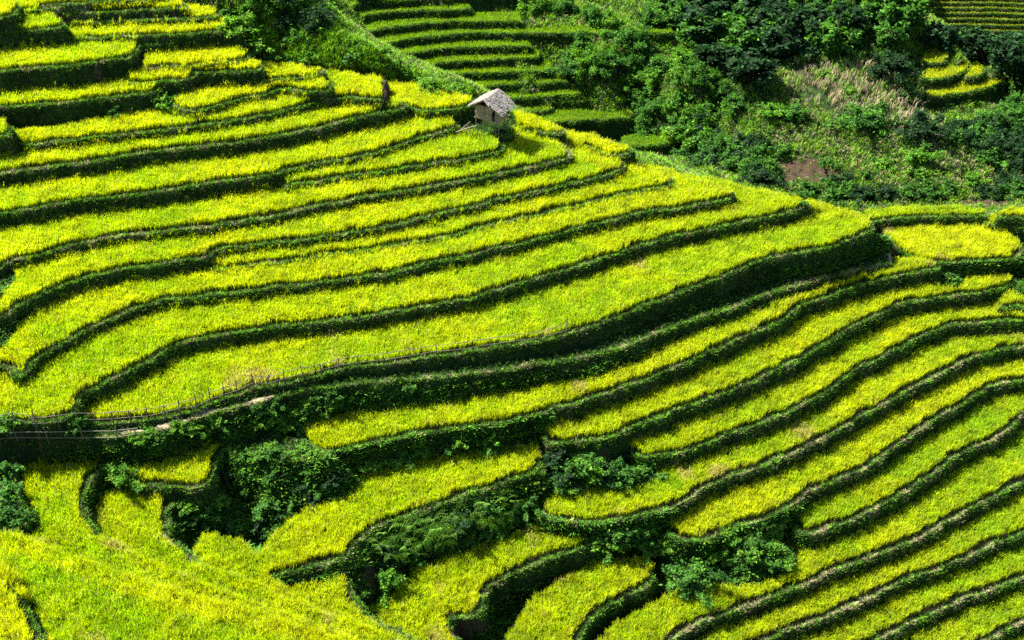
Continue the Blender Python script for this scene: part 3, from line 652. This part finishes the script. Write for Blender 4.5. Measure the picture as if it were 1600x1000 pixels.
def shoots(roots, n, size, pal, r, spread=.055):
    """leaves set along arching shoots (root, direction, length)"""
    m = max(8, n // len(roots)); Vs = []; Cs = []; pal = np.array(pal)
    for p, d, L in roots:
        t = r.random(m) ** .6
        c = p + d * (L * t)[:, None] - np.array([0, 0, 1.0]) * (L * .28 * t ** 2)[:, None] + r.normal(0, spread, (m, 3)) * (.6 + .8 * t)[:, None]
        nrm = r.normal(0, .55, (m, 3)) + np.array([0, 0, .7]) + d * .3; nrm /= np.linalg.norm(nrm, axis=1)[:, None]
        a = np.cross(nrm, r.normal(size=(m, 3))); a /= np.linalg.norm(a, axis=1)[:, None] + 1e-9
        b = np.cross(nrm, a); s = size * (.5 + .95 * r.random(m))[:, None]
        a = a * s * .9; b = b * s * .42
        Vs.append(np.stack([c - a, c + b - a * .15, c + a - nrm * s * .3, c - b - a * .15], 1).reshape(-1, 3))
        k = np.where(r.random(m) < .6, r.integers(0, len(pal)), r.integers(0, len(pal), m))
        Cs.append(np.repeat(pal[k] * (.65 + .7 * r.random((m, 1))), 4, 0))
    return np.vstack(Vs), np.vstack(Cs)
def shrub_mesh(name, seed, pal, n=900, size=.13, tall=1.0):
    r = np.random.default_rng(seed); roots = []; stem = MB()
    for q in range(r.integers(24, 34)):
        a = q * 2.4 + r.normal(0, .4); el = math.radians(r.uniform(18, 85)); L = (.45 + .6 * r.random()) * (1 if r.random() < .8 else 1.3)
        d = np.array([math.cos(a) * math.cos(el), math.sin(a) * math.cos(el), math.sin(el)]); p = np.array([r.normal(0, .12), r.normal(0, .12), 0])
        roots.append((p, d, L))
        stem.tube([p - (0, 0, .15), p + d * L * .5 - np.array([0, 0, .07 * L]), p + d * L * .95 - np.array([0, 0, .26 * L])], [.02, .013, .004], 4)
    Vv, cc = shoots(roots, n, size, pal, r)
    return cloud_mesh(name, Vv, cc), stem.mesh('stems')
def tree_mesh(name, seed, pal, n=2600, size=.075):
    r = np.random.default_rng(seed); nl = r.integers(15, 22); tr = MB(); roots = []
    bend = r.normal(0, .06, 2)
    tr.tube([(0, 0, -.08), (bend[0] * .4, bend[1] * .4, .2), (bend[0], bend[1], .45), (bend[0] * 1.4, bend[1] * 1.4, .85)], [.035, .028, .02, .006], 7)
    for q in range(nl):
        a = q * 2.4 + r.normal(0, .4); zz = .22 + .66 * (q / nl); reach = (.14 + .30 * math.sin(math.pi * min(1, (zz - .05) / .95))) * (.55 + .75 * r.random())
        base = np.array([bend[0] * .8, bend[1] * .8, max(.12, zz - .18)])
        tipp = np.array([bend[0] + math.cos(a) * reach, bend[1] + math.sin(a) * reach, zz])
        tr.tube([base, (base + tipp) / 2 + np.array([0, 0, .03]), tipp], [.013, .009, .004], 5)
        for s in range(6):
            d = (tipp - base) / (np.linalg.norm(tipp - base) + 1e-9) * .5 + r.normal(0, .6, 3) + np.array([0, 0, .45]); d /= np.linalg.norm(d)
            roots.append((base + (tipp - base) * r.uniform(.45, 1), d, .13 + .14 * r.random()))
    Vv, cc = shoots(roots, n, size, pal, r, .03)
    return cloud_mesh(name, Vv, cc), tr.mesh('trunk')
BR = [[.07, .21, .012], [.12, .29, .015], [.05, .16, .012], [.16, .32, .02]]
MD = [[.035, .13, .012], [.06, .18, .015], [.025, .09, .01], [.085, .22, .02]]
DK = [[.009, .034, .008], [.014, .052, .011], [.022, .078, .014], [.012, .045, .014]]  # dark leaf greens, deepened further to paint in the wood's deep shade
protos = {}
def proto(kind, pal, seed):
    key = (kind, pal, seed); 
    if key not in protos:
        P = dict(BR=BR, MD=MD, DK=DK)[pal]
        protos[key] = shrub_mesh('foliage', seed * 31 + len(pal) + ord(pal[0]), P, *((4600, .055) if seed >= 10 else (1500, .095))) if kind == 'shrub' else tree_mesh('crown', seed * 57 + ord(pal[0]), P)
        for m in protos[key]:
            m.materials.append(M_LEAF if m is protos[key][0] else M_BARK)
    return protos[key]
n_veg = 0
def plant(kind, pal, px, py, hpx, label, group, wide=1.0, sink=.05):
    global n_veg
    p = hit(px, py); h = hpx / ppm(p) / .9
    a, b = proto(kind, pal, int(rng.integers(0, 5)) + (10 if kind == 'shrub' and h > 1.6 else 0))
    nm = 'shrub' if kind == 'shrub' else 'tree'
    o = empty(nm, (p[0], p[1], p[2] - sink * h), rng.random() * 6.283, label=label, category=nm, group=group)
    o.scale = (h * wide * (.9 + .25 * rng.random()),) * 2 + (h,)
    for me_, pn in ((a, 'foliage' if kind == 'shrub' else 'crown'), (b, 'stems' if kind == 'shrub' else 'trunk')):
        c = bpy.data.objects.new(pn, me_); C.objects.link(c); c.parent = o
    n_veg += 1
    return o
def fill(kind, pals, poly, n, hmin, hmax, label, group, wide=1.0, mind=9, avoid=True):
    P = np.asarray(poly, float); pts = []; tries = 0
    while len(pts) < n and tries < n * 60:
        tries += 1
        x = rng.uniform(P[:, 0].min(), P[:, 0].max()); y = rng.uniform(P[:, 1].min(), P[:, 1].max())
        if not inpoly(np.array(x), np.array(y), P): continue
        if any((x - a) ** 2 + ((y - b) * 1.6) ** 2 < mind ** 2 for a, b in pts): continue
        pts.append((x, y))
    for x, y in pts:
        plant(kind, pals[int(rng.integers(0, len(pals)))], x, y, rng.uniform(hmin, hmax), label, group, wide)
fill('shrub', ['BR', 'MD'], PR['ridge'], 26, 14, 30, 'bright leafy shrub on the grassy ridge above the hut', 'shrubs on the ridge above the hut', 1.1, 13)
fill('shrub', ['DK'], [(395,-5),(470,-5),(520,40),(480,48),(420,30)], 5, 26, 38, 'dark shrub at the head of the ridge by the top edge', 'dark shrubs at the head of the ridge', 1.0, 15)
fill('shrub', ['BR', 'MD', 'MD'], PR['mid'], 38, 20, 34, 'leafy green shrub on the slope right of the amphitheatre', 'shrubs right of the amphitheatre', .95, 14)
fill('shrub', ['BR', 'MD'], PR['top'], 15, 18, 34, 'lime green shrub above the thin grassy ledge', 'shrubs above the grassy ledge', 1.0, 14)
fill('tree', ['DK', 'DK', 'MD'], PR['wood'], 40, 32, 52, 'dark broadleaf tree in the wood on the upper slope', 'trees of the dark wood on the upper slope', 1.25, 24)
fill('tree', ['DK'], PR['right'], 16, 26, 44, 'dark tree between the four little terraces and the distant hillside', 'dark trees around the four little terraces', 1.2, 24)
fill('shrub', ['DK', 'MD'], PR['low'], 20, 22, 34, 'dark bush on the slope below the four little terraces', 'dark bushes below the four little terraces', 1.1, 16)
fill('shrub', ['BR', 'MD'], PR['meadow'], 18, 12, 26, 'low green shrub scattered on the open grassy slope', 'low shrubs on the open grassy slope', 1.2, 20)
fill('shrub', ['MD', 'DK'], [(1040,190),(1110,200),(1190,235),(1200,290),(1140,280),(1060,250)], 18, 20, 36, 'dark round bush in the side valley left of the tilled earth plot', 'dark bushes in the side valley', 1.2, 16)
fill('shrub', ['MD', 'DK'], [(1310,268),(1340,290),(1600,288),(1600,306),(1340,312),(1220,318),(1200,300),(1290,300)], 24, 13, 24, 'bush in the hedge above the strips at the foot of the far slope', 'hedge bushes above the far strips', 1.2, 11)
for px, py, h, l in [(1165,85,46,'MD'),(1355,195,40,'MD'),(1440,205,34,'DK'),(1090,205,36,'BR'),(1385,112,38,'DK'),(1260,60,60,'DK')]:
    plant('shrub', l, px, py, h, {1165:'large round bush at the left edge of the dark wood',1355:'large round green bush alone in the middle of the open grassy slope',1440:'dark round bush right of the lone green bush on the open slope',1090:'bright round bush above the dark bushes of the side valley',1385:'tall dark bush beside the uppermost of the four little terraces',1260:'tall dark bush at the lower edge of the dark wood'}[px], None, 1.25)
fill('shrub', ['BR', 'BR', 'MD'], [(545,55),(600,85),(660,120),(745,145),(735,152),(650,132),(590,100),(545,75)], 13, 10, 20, 'small bright shrub on the crest where the ridge drops to the amphitheatre', 'small shrubs on the ridge crest', 1.15, 12)
# near banks
fill('shrub', ['BR', 'MD'], [(395,640),(500,618),(590,612),(690,604),(690,615),(560,640),(470,675),(385,668)], 16, 12, 20, 'leafy shrub on the bank between the dirt path and the long golden terrace', 'shrubs below the dirt path', 1.2, 14)
fill('shrub', ['MD', 'BR'], [(205,690),(340,655),(352,672),(280,688),(215,705)], 9, 10, 16, 'leafy shrub on the path edge above the small hollow terrace', 'shrubs on the path edge by the hollow', 1.2, 13)
fill('shrub', ['MD', 'DK', 'MD'], [(345,720),(430,705),(500,730),(560,735),(500,780),(430,835),(385,855),(330,800),(325,760)], 28, 10, 19, 'dark leafy bush on the steep mound in the hollow', 'dark bushes on the mound in the hollow', 1.2, 17)
fill('shrub', ['MD', 'BR'], [(560,730),(700,690),(830,690),(840,715),(700,705),(600,740)], 10, 14, 22, 'low bush on the bank above the broad rice tongue', 'low bushes above the rice tongue', 1.2, 15)
fill('shrub', ['MD', 'BR', 'DK'], [(860,700),(985,718),(1040,735),(960,755),(880,790),(850,770)], 14, 16, 26, 'bush in the gully beside the pointed terrace ends', 'bushes in the gully between the terraces', 1.2, 15)
fill('shrub', ['MD', 'DK'], [(600,840),(700,810),(830,775),(850,800),(740,850),(650,890),(590,890)], 9, 14, 24, 'low bush among the ferns under the rice tongue', 'low bushes among the ferns', 1.2, 18)
fill('shrub', ['MD', 'BR'], [(935,835),(1035,835),(1040,860),(940,880)], 8, 14, 24, 'bush on the shady bank left of the big bush', 'bushes left of the big bush', 1.2, 15)
fill('shrub', ['MD', 'BR'], [(1110,850),(1210,820),(1245,845),(1245,880),(1150,905),(1100,890)], 14, 15, 24, 'bush on the bank right of the big bush, under the yellow terrace', 'bushes right of the big bush', 1.2, 17)
plant('shrub', 'MD', 1080, 908, 44, 'big round bush below the tip of the yellow terrace', None, 1.25)
plant('shrub', 'BR', 190, 752, 36, 'bright bush standing between the two small hollow terraces', None, .9)
plant('shrub', 'BR', 252, 170, 22, 'bright shrub on the tall dark bank at the upper left', None, 1.1)
plant('shrub', 'MD', 178, 182, 16, 'tiny shrub low on the tall dark bank at the upper left', None, 1.1)
plant('shrub', 'BR', 600, 915, 40, 'bright bush beside the bare earth gully', None, 1.1)
plant('shrub', 'MD', 120, 668, 22, 'vine covered shrub grown over the long fence at the rounded terrace tip', None, 1.0)
plant('shrub', 'BR', 10, 665, 22, 'bright weeds grown up at the left end of the long fence', None, 1.2)
for q in range(9): plant('shrub', 'BR', 372 + q * 17, 705 + 5 * (q % 3), 9 + 2 * (q % 4), 'bright tufted shrub along the top edge of the mound in the hollow', 'bright shrubs on top of the mound', 1.2)
for px, py, h in [(6,742,24),(2,790,30),(20,770,16),(30,812,18),(8,818,22)]: plant('shrub', 'MD', px, py, h, 'bushy shrub on the grassy bank by the left edge below the fence', 'shrubs on the grassy bank at the left edge', 1.2)
fill('shrub', ['MD', 'BR', 'MD'], [(272,800),(330,788),(395,842),(385,858),(335,835),(300,848),(278,830)], 11, 12, 22, 'low shrub in the dark dip between the mound and the dried rice patch', 'low shrubs in the dip below the mound', 1.3, 12)
# ferns
def fern_mesh(seed):
    r = np.random.default_rng(seed); Vv = []; Fs = []; cc = []
    for q in range(11):
        a = q * 2 * math.pi / 11 + r.normal(0, .2); L = .75 + .35 * r.random(); n = 12
        ca, sa = math.cos(a), math.sin(a); col = np.array([.19, .40, .045]) * (.7 + .6 * r.random())
        for s in range(n):
            u = (s + .5) / n; x = L * u; z = .55 * math.sin(u * 2.1) * L + .02
            w = .17 * math.sin(math.pi * (u * .85 + .12)) * L
            for sg in (-1, 1):
                o = len(Vv)
                P = [(x, 0, z), (x + .03, sg * w * .5, z + .012), (x + .05, sg * w, z - .05), (x + .045, sg * w * .5, z - .005)]
                Vv += [(p[0] * ca - p[1] * sa, p[0] * sa + p[1] * ca, p[2]) for p in P]; cc += [col * (.9 + .2 * r.random())] * 4
    Vv = np.array(Vv); n = len(Vv) // 4
    me_ = poly_mesh('fern_fronds', Vv, np.arange(4 * n), np.arange(n) * 4, np.array(cc)); me_.materials.append(M_LEAF); return me_
ferns = [fern_mesh(s) for s in range(4)]
def fern_fill(poly, n, label, group, s0=.8, s1=1.4):
    P = np.asarray(poly, float); c = 0; pts = []; tr_ = 0
    while c < n and tr_ < 4000:
        tr_ += 1
        x = rng.uniform(P[:, 0].min(), P[:, 0].max()); y = rng.uniform(P[:, 1].min(), P[:, 1].max())
        if not inpoly(np.array(x), np.array(y), P) or any((x - a) ** 2 + (y - b) ** 2 < 110 for a, b in pts): continue
        pts.append((x, y)); c += 1; p = hit(x, y)
        o = bpy.data.objects.new('fern', ferns[int(rng.integers(0, 4))]); C.objects.link(o)
        o.location = p; s = rng.uniform(s0, s1); o.scale = (s, s, s); o.rotation_euler = (rng.normal(.35, .15), rng.normal(0, .15), rng.random() * 6.28)
        o['label'] = label; o['category'] = 'fern'; o['group'] = group
fern_fill([(585,845),(640,822),(740,795),(800,785),(810,800),(720,840),(650,870),(600,875)], 34, 'pale green fern on the shady bank under the broad rice tongue', 'ferns under the rice tongue')
fern_fill([(960,830),(1035,825),(1040,848),(970,862)], 12, 'fern on the dark bank under the tapering terrace tip', 'ferns under the tapering terrace tip', .5, .8)
fern_fill([(1150,838),(1215,818),(1230,835),(1170,858)], 9, 'fern on the bank right of the big bush', 'ferns right of the big bush', .5, .9)
print('plants', n_veg, time.time() - T0)

# ---------------------------------------------------------------- stilt hut
gp = on_level([(768, 214)], [ZA + 6.15 * DZS])[0]; gz = ZA + 6.15 * DZS
hut = empty('stilt_hut', (gp[0], gp[1] + .75, gz), -.55, label='small wooden stilt hut with a ragged grey thatched roof', category='hut')
hut.scale = (.70, .70, .70)
FZ, WH, RH, HW, HD = 1.9, 1.55, .95, 1.5, .95      # floor height, wall height, ridge rise, half width, half depth
for x in (-HW + .08, -.45, HW - .45, HW - .06):
    for y in (-HD + .06, HD - .06):
        m = MB(); m.tube([(x, y, -1.7), (x + .02, y, FZ - .04)], [.055, .05], 8); link('post', m.mesh('post'), M_POST, hut)
m = MB()
m.box((0, 0, FZ), (2 * HW, 2 * HD, .08))
for y in (-HD + .05, HD - .05): m.box((0, y, FZ - .09), (2 * HW + .25, .09, .09))
link('floor', m.mesh('floor'), M_PLANK, hut)
def boards(m, x0, x1, y, z0, z1, n, along='x'):
    w = (x1 - x0) / n
    for q in range(n):
        c = x0 + (q + .5) * w; dz = rng.normal(0, .012); t = rng.normal(0, .006)
        if along == 'x': m.box((c, y + t, (z0 + z1) / 2 + dz), (w - .012, .03, z1 - z0))
        else: m.box((y + t, c, (z0 + z1) / 2 + dz), (.03, w - .012, z1 - z0))
z0, z1 = FZ + .045, FZ + WH
DX0, DX1 = .62, 1.12
m = MB(); boards(m, -HW + .03, DX0, -HD, z0, z1, 9); boards(m, DX1, HW - .02, -HD, z0, z1, 2)
m.box(((-HW + DX0) / 2, -HD - .035, z0 + .62), (DX0 + HW, .035, .05)); m.box((DX0, -HD - .02, (z0 + z1) / 2), (.07, .08, z1 - z0 + .02)); m.box((DX1, -HD - .02, (z0 + z1) / 2), (.07, .08, z1 - z0 + .02))
link('front_wall', m.mesh('front_wall'), M_PLANK, hut)
m = MB(); boards(m, -HD + .04, HD - .04, HW - .03, z0, z1, 8, 'y'); link('side_wall', m.mesh('side_wall'), M_PLANK, hut)
m = MB(); boards(m, -HD + .04, HD - .04, -HW + .03, z0, z1, 8, 'y'); link('side_wall', m.mesh('side_wall'), M_PLANK, hut)
m = MB(); boards(m, -HW + .03, HW - .03, HD - .02, z0, z1, 12); link('back_wall', m.mesh('back_wall'), M_PLANK, hut)
m = MB(); m.box(((DX0 + DX1) / 2, -HD + .12, z0 + .22), (DX1 - DX0, .04, .05)); m.box(((DX0 + DX1) / 2, -HD + .12, z0 + .45), (DX1 - DX0, .04, .05)); link('door_rail', m.mesh('door_rail'), M_BAMBOO, hut)
# roof frame: tie beams, ridge pole, rafters
ov, eo = .5, .36
m = MB(); m.tube([(0, -HD - ov, z1 + RH - .06), (0, HD + .4, z1 + RH - .06)], .045)
for y in (-HD - ov + .1, -HD, 0, HD):
    for sg in (-1, 1): m.tube([(0, y, z1 + RH - .08), (sg * (HW + eo - .05), y, z1 - RH * eo / HW - .03)], .032)
for sg in (-1, 1): m.tube([(sg * HW, -HD - .3, z1), (sg * HW, HD + .3, z1)], .045)
m.tube([(-HW, -HD, z1), (HW, -HD, z1)], .045)
link('roof_frame', m.mesh('roof_frame'), M_POST, hut)
# thatch: a layered slab of straw bundles on each slope
for sg in (-1, 1):
    m = MB(); Lx = HW + eo; zr = z1 + RH; ze = z1 - RH * eo / HW; sl = math.hypot(Lx, zr - ze); ex = np.array([sg * Lx / sl, 0, (ze - zr) / sl]); nn = np.array([sg * (zr - ze) / sl, 0, Lx / sl])
    y0, y1 = -HD - ov, HD + .45
    A = [np.array([0, y, zr]) for y in (y0, y1)]
    P = [A[0], A[0] + ex * sl, A[1] + ex * sl, A[1]]
    m.add([*P, *[p + nn * .07 for p in P]], [(0, 1, 2, 3), (7, 6, 5, 4), (0, 4, 5, 1), (1, 5, 6, 2), (2, 6, 7, 3), (3, 7, 4, 0)])
    for row in range(7):
        for q in range(46):
            y = y0 - .16 + (y1 - y0 + .32) * (q + rng.random()) / 46 + rng.normal(0, .05); s0 = sl * (row / 7) - .02 + rng.normal(0, .04); ln = sl / 7 * 1.7 + rng.normal(0, .08)
            if row == 6: ln += abs(rng.normal(0, .22)) - .1
            w = .045 + .05 * rng.random(); h0 = .075 + .03 * rng.random(); h1 = h0 + .05 + .09 * rng.random(); dy = rng.normal(0, .13)
            a0 = np.array([0, y, zr]) + ex * s0 + nn * h0; a1 = a0 + ex * ln + np.array([0, dy, 0]) + nn * (h1 - h0) - np.array([0, 0, .05 * (row == 6)])
            yy = np.array([0, w / 2, 0]); m.add([a0 - yy, a0 + yy, a1 + yy * .6, a1 - yy * .6, a0 - yy + nn * .025, a0 + yy + nn * .025, a1 + yy * .5 + nn * .015, a1 - yy * .5 + nn * .015],
              [(0, 1, 2, 3), (4, 7, 6, 5), (0, 4, 5, 1), (1, 5, 6, 2), (2, 6, 7, 3), (3, 7, 4, 0)])
    link('roof', m.mesh('roof'), M_THATCH, hut)
m = MB()
for q in range(60):
    y = -HD - ov + (2 * HD + ov + .45) * rng.random(); sg = rng.choice([-1, 1]); a0 = np.array([-sg * .12, y, z1 + RH + .08 + .05 * rng.random()]); a1 = a0 + np.array([sg * (.4 + .2 * rng.random()), rng.normal(0, .06), -.12 - .08 * rng.random()])
    m.tube([a0, (a0 + a1) / 2 + np.array([0, 0, .06]), a1], [.03, .03, .008], 5)
for q in range(22):
    y = -HD - ov - .03; x = .3 + .9 * rng.random(); zt = z1 + RH * (1 - x / HW) + .05; m.tube([(x, y, zt), (x + rng.normal(0, .05), y - .05, zt - .25 - .25 * rng.random())], [.025, .006], 5)
link('ridge_thatch', m.mesh('ridge_thatch'), M_THATCH, hut)
# poles leaning against the hut, and a weathered stump beside it
p0 = hit(712, 211); p1 = on_level([(745, 195)], [gz + FZ * .70])[0]
for (a_, b_), l in zip([((711, 211), (745, 196)), ((716, 208), (735, 190))], ['long pale bamboo pole leaning down from the hut floor', 'thinner bamboo pole leaning on the hut behind the pale one']):
    p0 = hit(*a_); q1 = on_level([b_], [gz + FZ * .70 + .08])[0]
    m = MB(); e = np.array([q1[0], q1[1], gz + FZ * .70 + .08]) - p0; m.tube([(0, 0, 0), e * .5 + np.array([0, 0, .03]), e], [.045, .04, .03], 7)
    o = link('bamboo_pole', m.mesh('bamboo_pole'), M_BAMBOO, None, label=l, category='pole', group='poles leaning on the hut'); o.location = p0
p0 = hit(809, 221); m = MB(); m.tube([(0, 0, -.2), (.03, 0, .25), (.0, .02, .5), (.10, .0, .75)], [.10, .08, .07, .03], 8); m.tube([(.02, 0, .4), (.16, -.04, .6)], [.04, .015], 6)
o = link('tree_stump', m.mesh('tree_stump'), M_BAMBOO, None, label='pale weathered stump standing in the grass right of the hut', category='stump'); o.location = p0

# ---------------------------------------------------------------- bamboo fences
lipA = spline([(0,670),(50,671),(100,668),(150,665),(225,659),(275,651),(312,641),(400,611),(450,602),(525,581),(650,564),(800,543),(885,524)], 8)
def lip_at(x): return float(np.interp(x, lipA[:, 0], lipA[:, 1]))
def fence(name, label, posts, hgt, railh, group=None, seed=3):
    r = np.random.default_rng(seed)
    pts = []
    for (x, y, h) in posts:
        p = hit(x, y + 1.5); pts.append((p, h))
    root = empty(name, tuple(pts[0][0]), 0, label=label, category='fence', group=group); o0 = pts[0][0]
    tops = []
    for p, h in pts:
        b = p - o0; lean = r.normal(0, .05, 2); hh = hgt * h
        m = MB(); m.tube([b + (0, 0, -.35), b + (lean[0] * .5, lean[1] * .5, hh * .5), b + (lean[0], lean[1], hh)], [.042, .038, .030], 6)
        link('post', m.mesh('post'), M_POST, root); tops.append((b, lean))
    for rh, rad in railh:
        q = 0
        while q < len(pts) - 1:
            e = min(q + int(r.integers(2, 5)), len(pts) - 1)
            P = []
            for s in range(q, e + 1):
                b, ln = tops[s]; zz = hgt * rh + r.normal(0, .03)
                P.append(b + np.array([ln[0] * rh, ln[1] * rh - .045, zz]))
            d = P[-1] - P[0]; d /= np.linalg.norm(d); P[0] = P[0] - d * .22; P[-1] = P[-1] + d * .22
            m = MB(); m.tube(P, np.linspace(rad, rad * .75, len(P)), 6); link('rail', m.mesh('rail'), M_BAMBOO, root)
            q = e
    return root
fx = [3,26,58,94,122,150,178,206,232,258,282,308,330,350,372,398,421,445,475,503,530,560,600,640,682,722,762,805,845,885]
fh = [.9,1,1.35,1,.8,.9,.8,.9,1.0,.9,1.2,1.25,1.15,1.1,1.1,1.15,1,1.05,1,.95,.9,.9,.8,.95,.8,.7,.7,.75,.75,1.3]
fence('bamboo_fence', 'long low bamboo fence along the lip of the wide curving terrace', [(x, lip_at(x), h) for x, h in zip(fx, fh)], 1.12, [(.86, .021), (.42, .018)])
fence('bamboo_fence', 'short bamboo fence on the outer edge of the dirt path, left of the hollow', [(2,692,.8),(29,693,1.1),(76,687,1.1),(130,686,.8),(183,687,1.1),(212,682,.7)], .85, [(.72, .034), (.2, .028)], seed=8)
print('props', time.time() - T0)
# ---------------------------------------------------------------- light, sky, camera
def finish():
    sc = bpy.context.scene
    w = bpy.data.worlds.new('World'); sc.world = w; w.use_nodes = True
    nt = w.node_tree; bg = nt.nodes['Background']; sky = nt.nodes.new('ShaderNodeTexSky'); sky.sky_type = 'NISHITA'; sky.sun_disc = False
    el = math.radians(47); to = np.array([-.90, .43]); azs = math.atan2(to[0], to[1])
    sky.sun_elevation = el; sky.sun_rotation = azs
    nt.links.new(sky.outputs[0], bg.inputs[0]); bg.inputs[1].default_value = .055
    ld = bpy.data.lights.new('sun', 'SUN'); ld.energy = 5.0; ld.angle = math.radians(.5); ld.color = (1, .95, .84)
    lo = bpy.data.objects.new('sun', ld); C.objects.link(lo); lo.location = (-60, 120, 140)
    from mathutils import Vector
    d = Vector((-math.cos(el) * to[0] / np.linalg.norm(to), -math.cos(el) * to[1] / np.linalg.norm(to), -math.sin(el)))
    lo.rotation_euler = d.to_track_quat('-Z', 'Y').to_euler()
    cd = bpy.data.cameras.new('camera'); co = bpy.data.objects.new('camera', cd); C.objects.link(co)
    co.location = (0, 0, ZC); co.rotation_euler = (math.pi / 2 - PITCH, 0, 0)
    cd.sensor_width = 36; cd.lens = 36 * F_PX / 1600; cd.clip_start = .5; cd.clip_end = 6000
    sc.camera = co
    vs = sc.view_settings; vs.view_transform = 'Standard'; vs.look = 'None'; vs.gamma = 1; vs.exposure = 2.08; vs.use_curve_mapping = False
    cy = sc.cycles; cy.max_bounces = 4; cy.diffuse_bounces = 3; cy.glossy_bounces = 2; cy.transmission_bounces = 3; cy.caustics_reflective = False; cy.caustics_refractive = False
    cy.use_denoising = False
    print('script done', time.time() - T0)
finish()
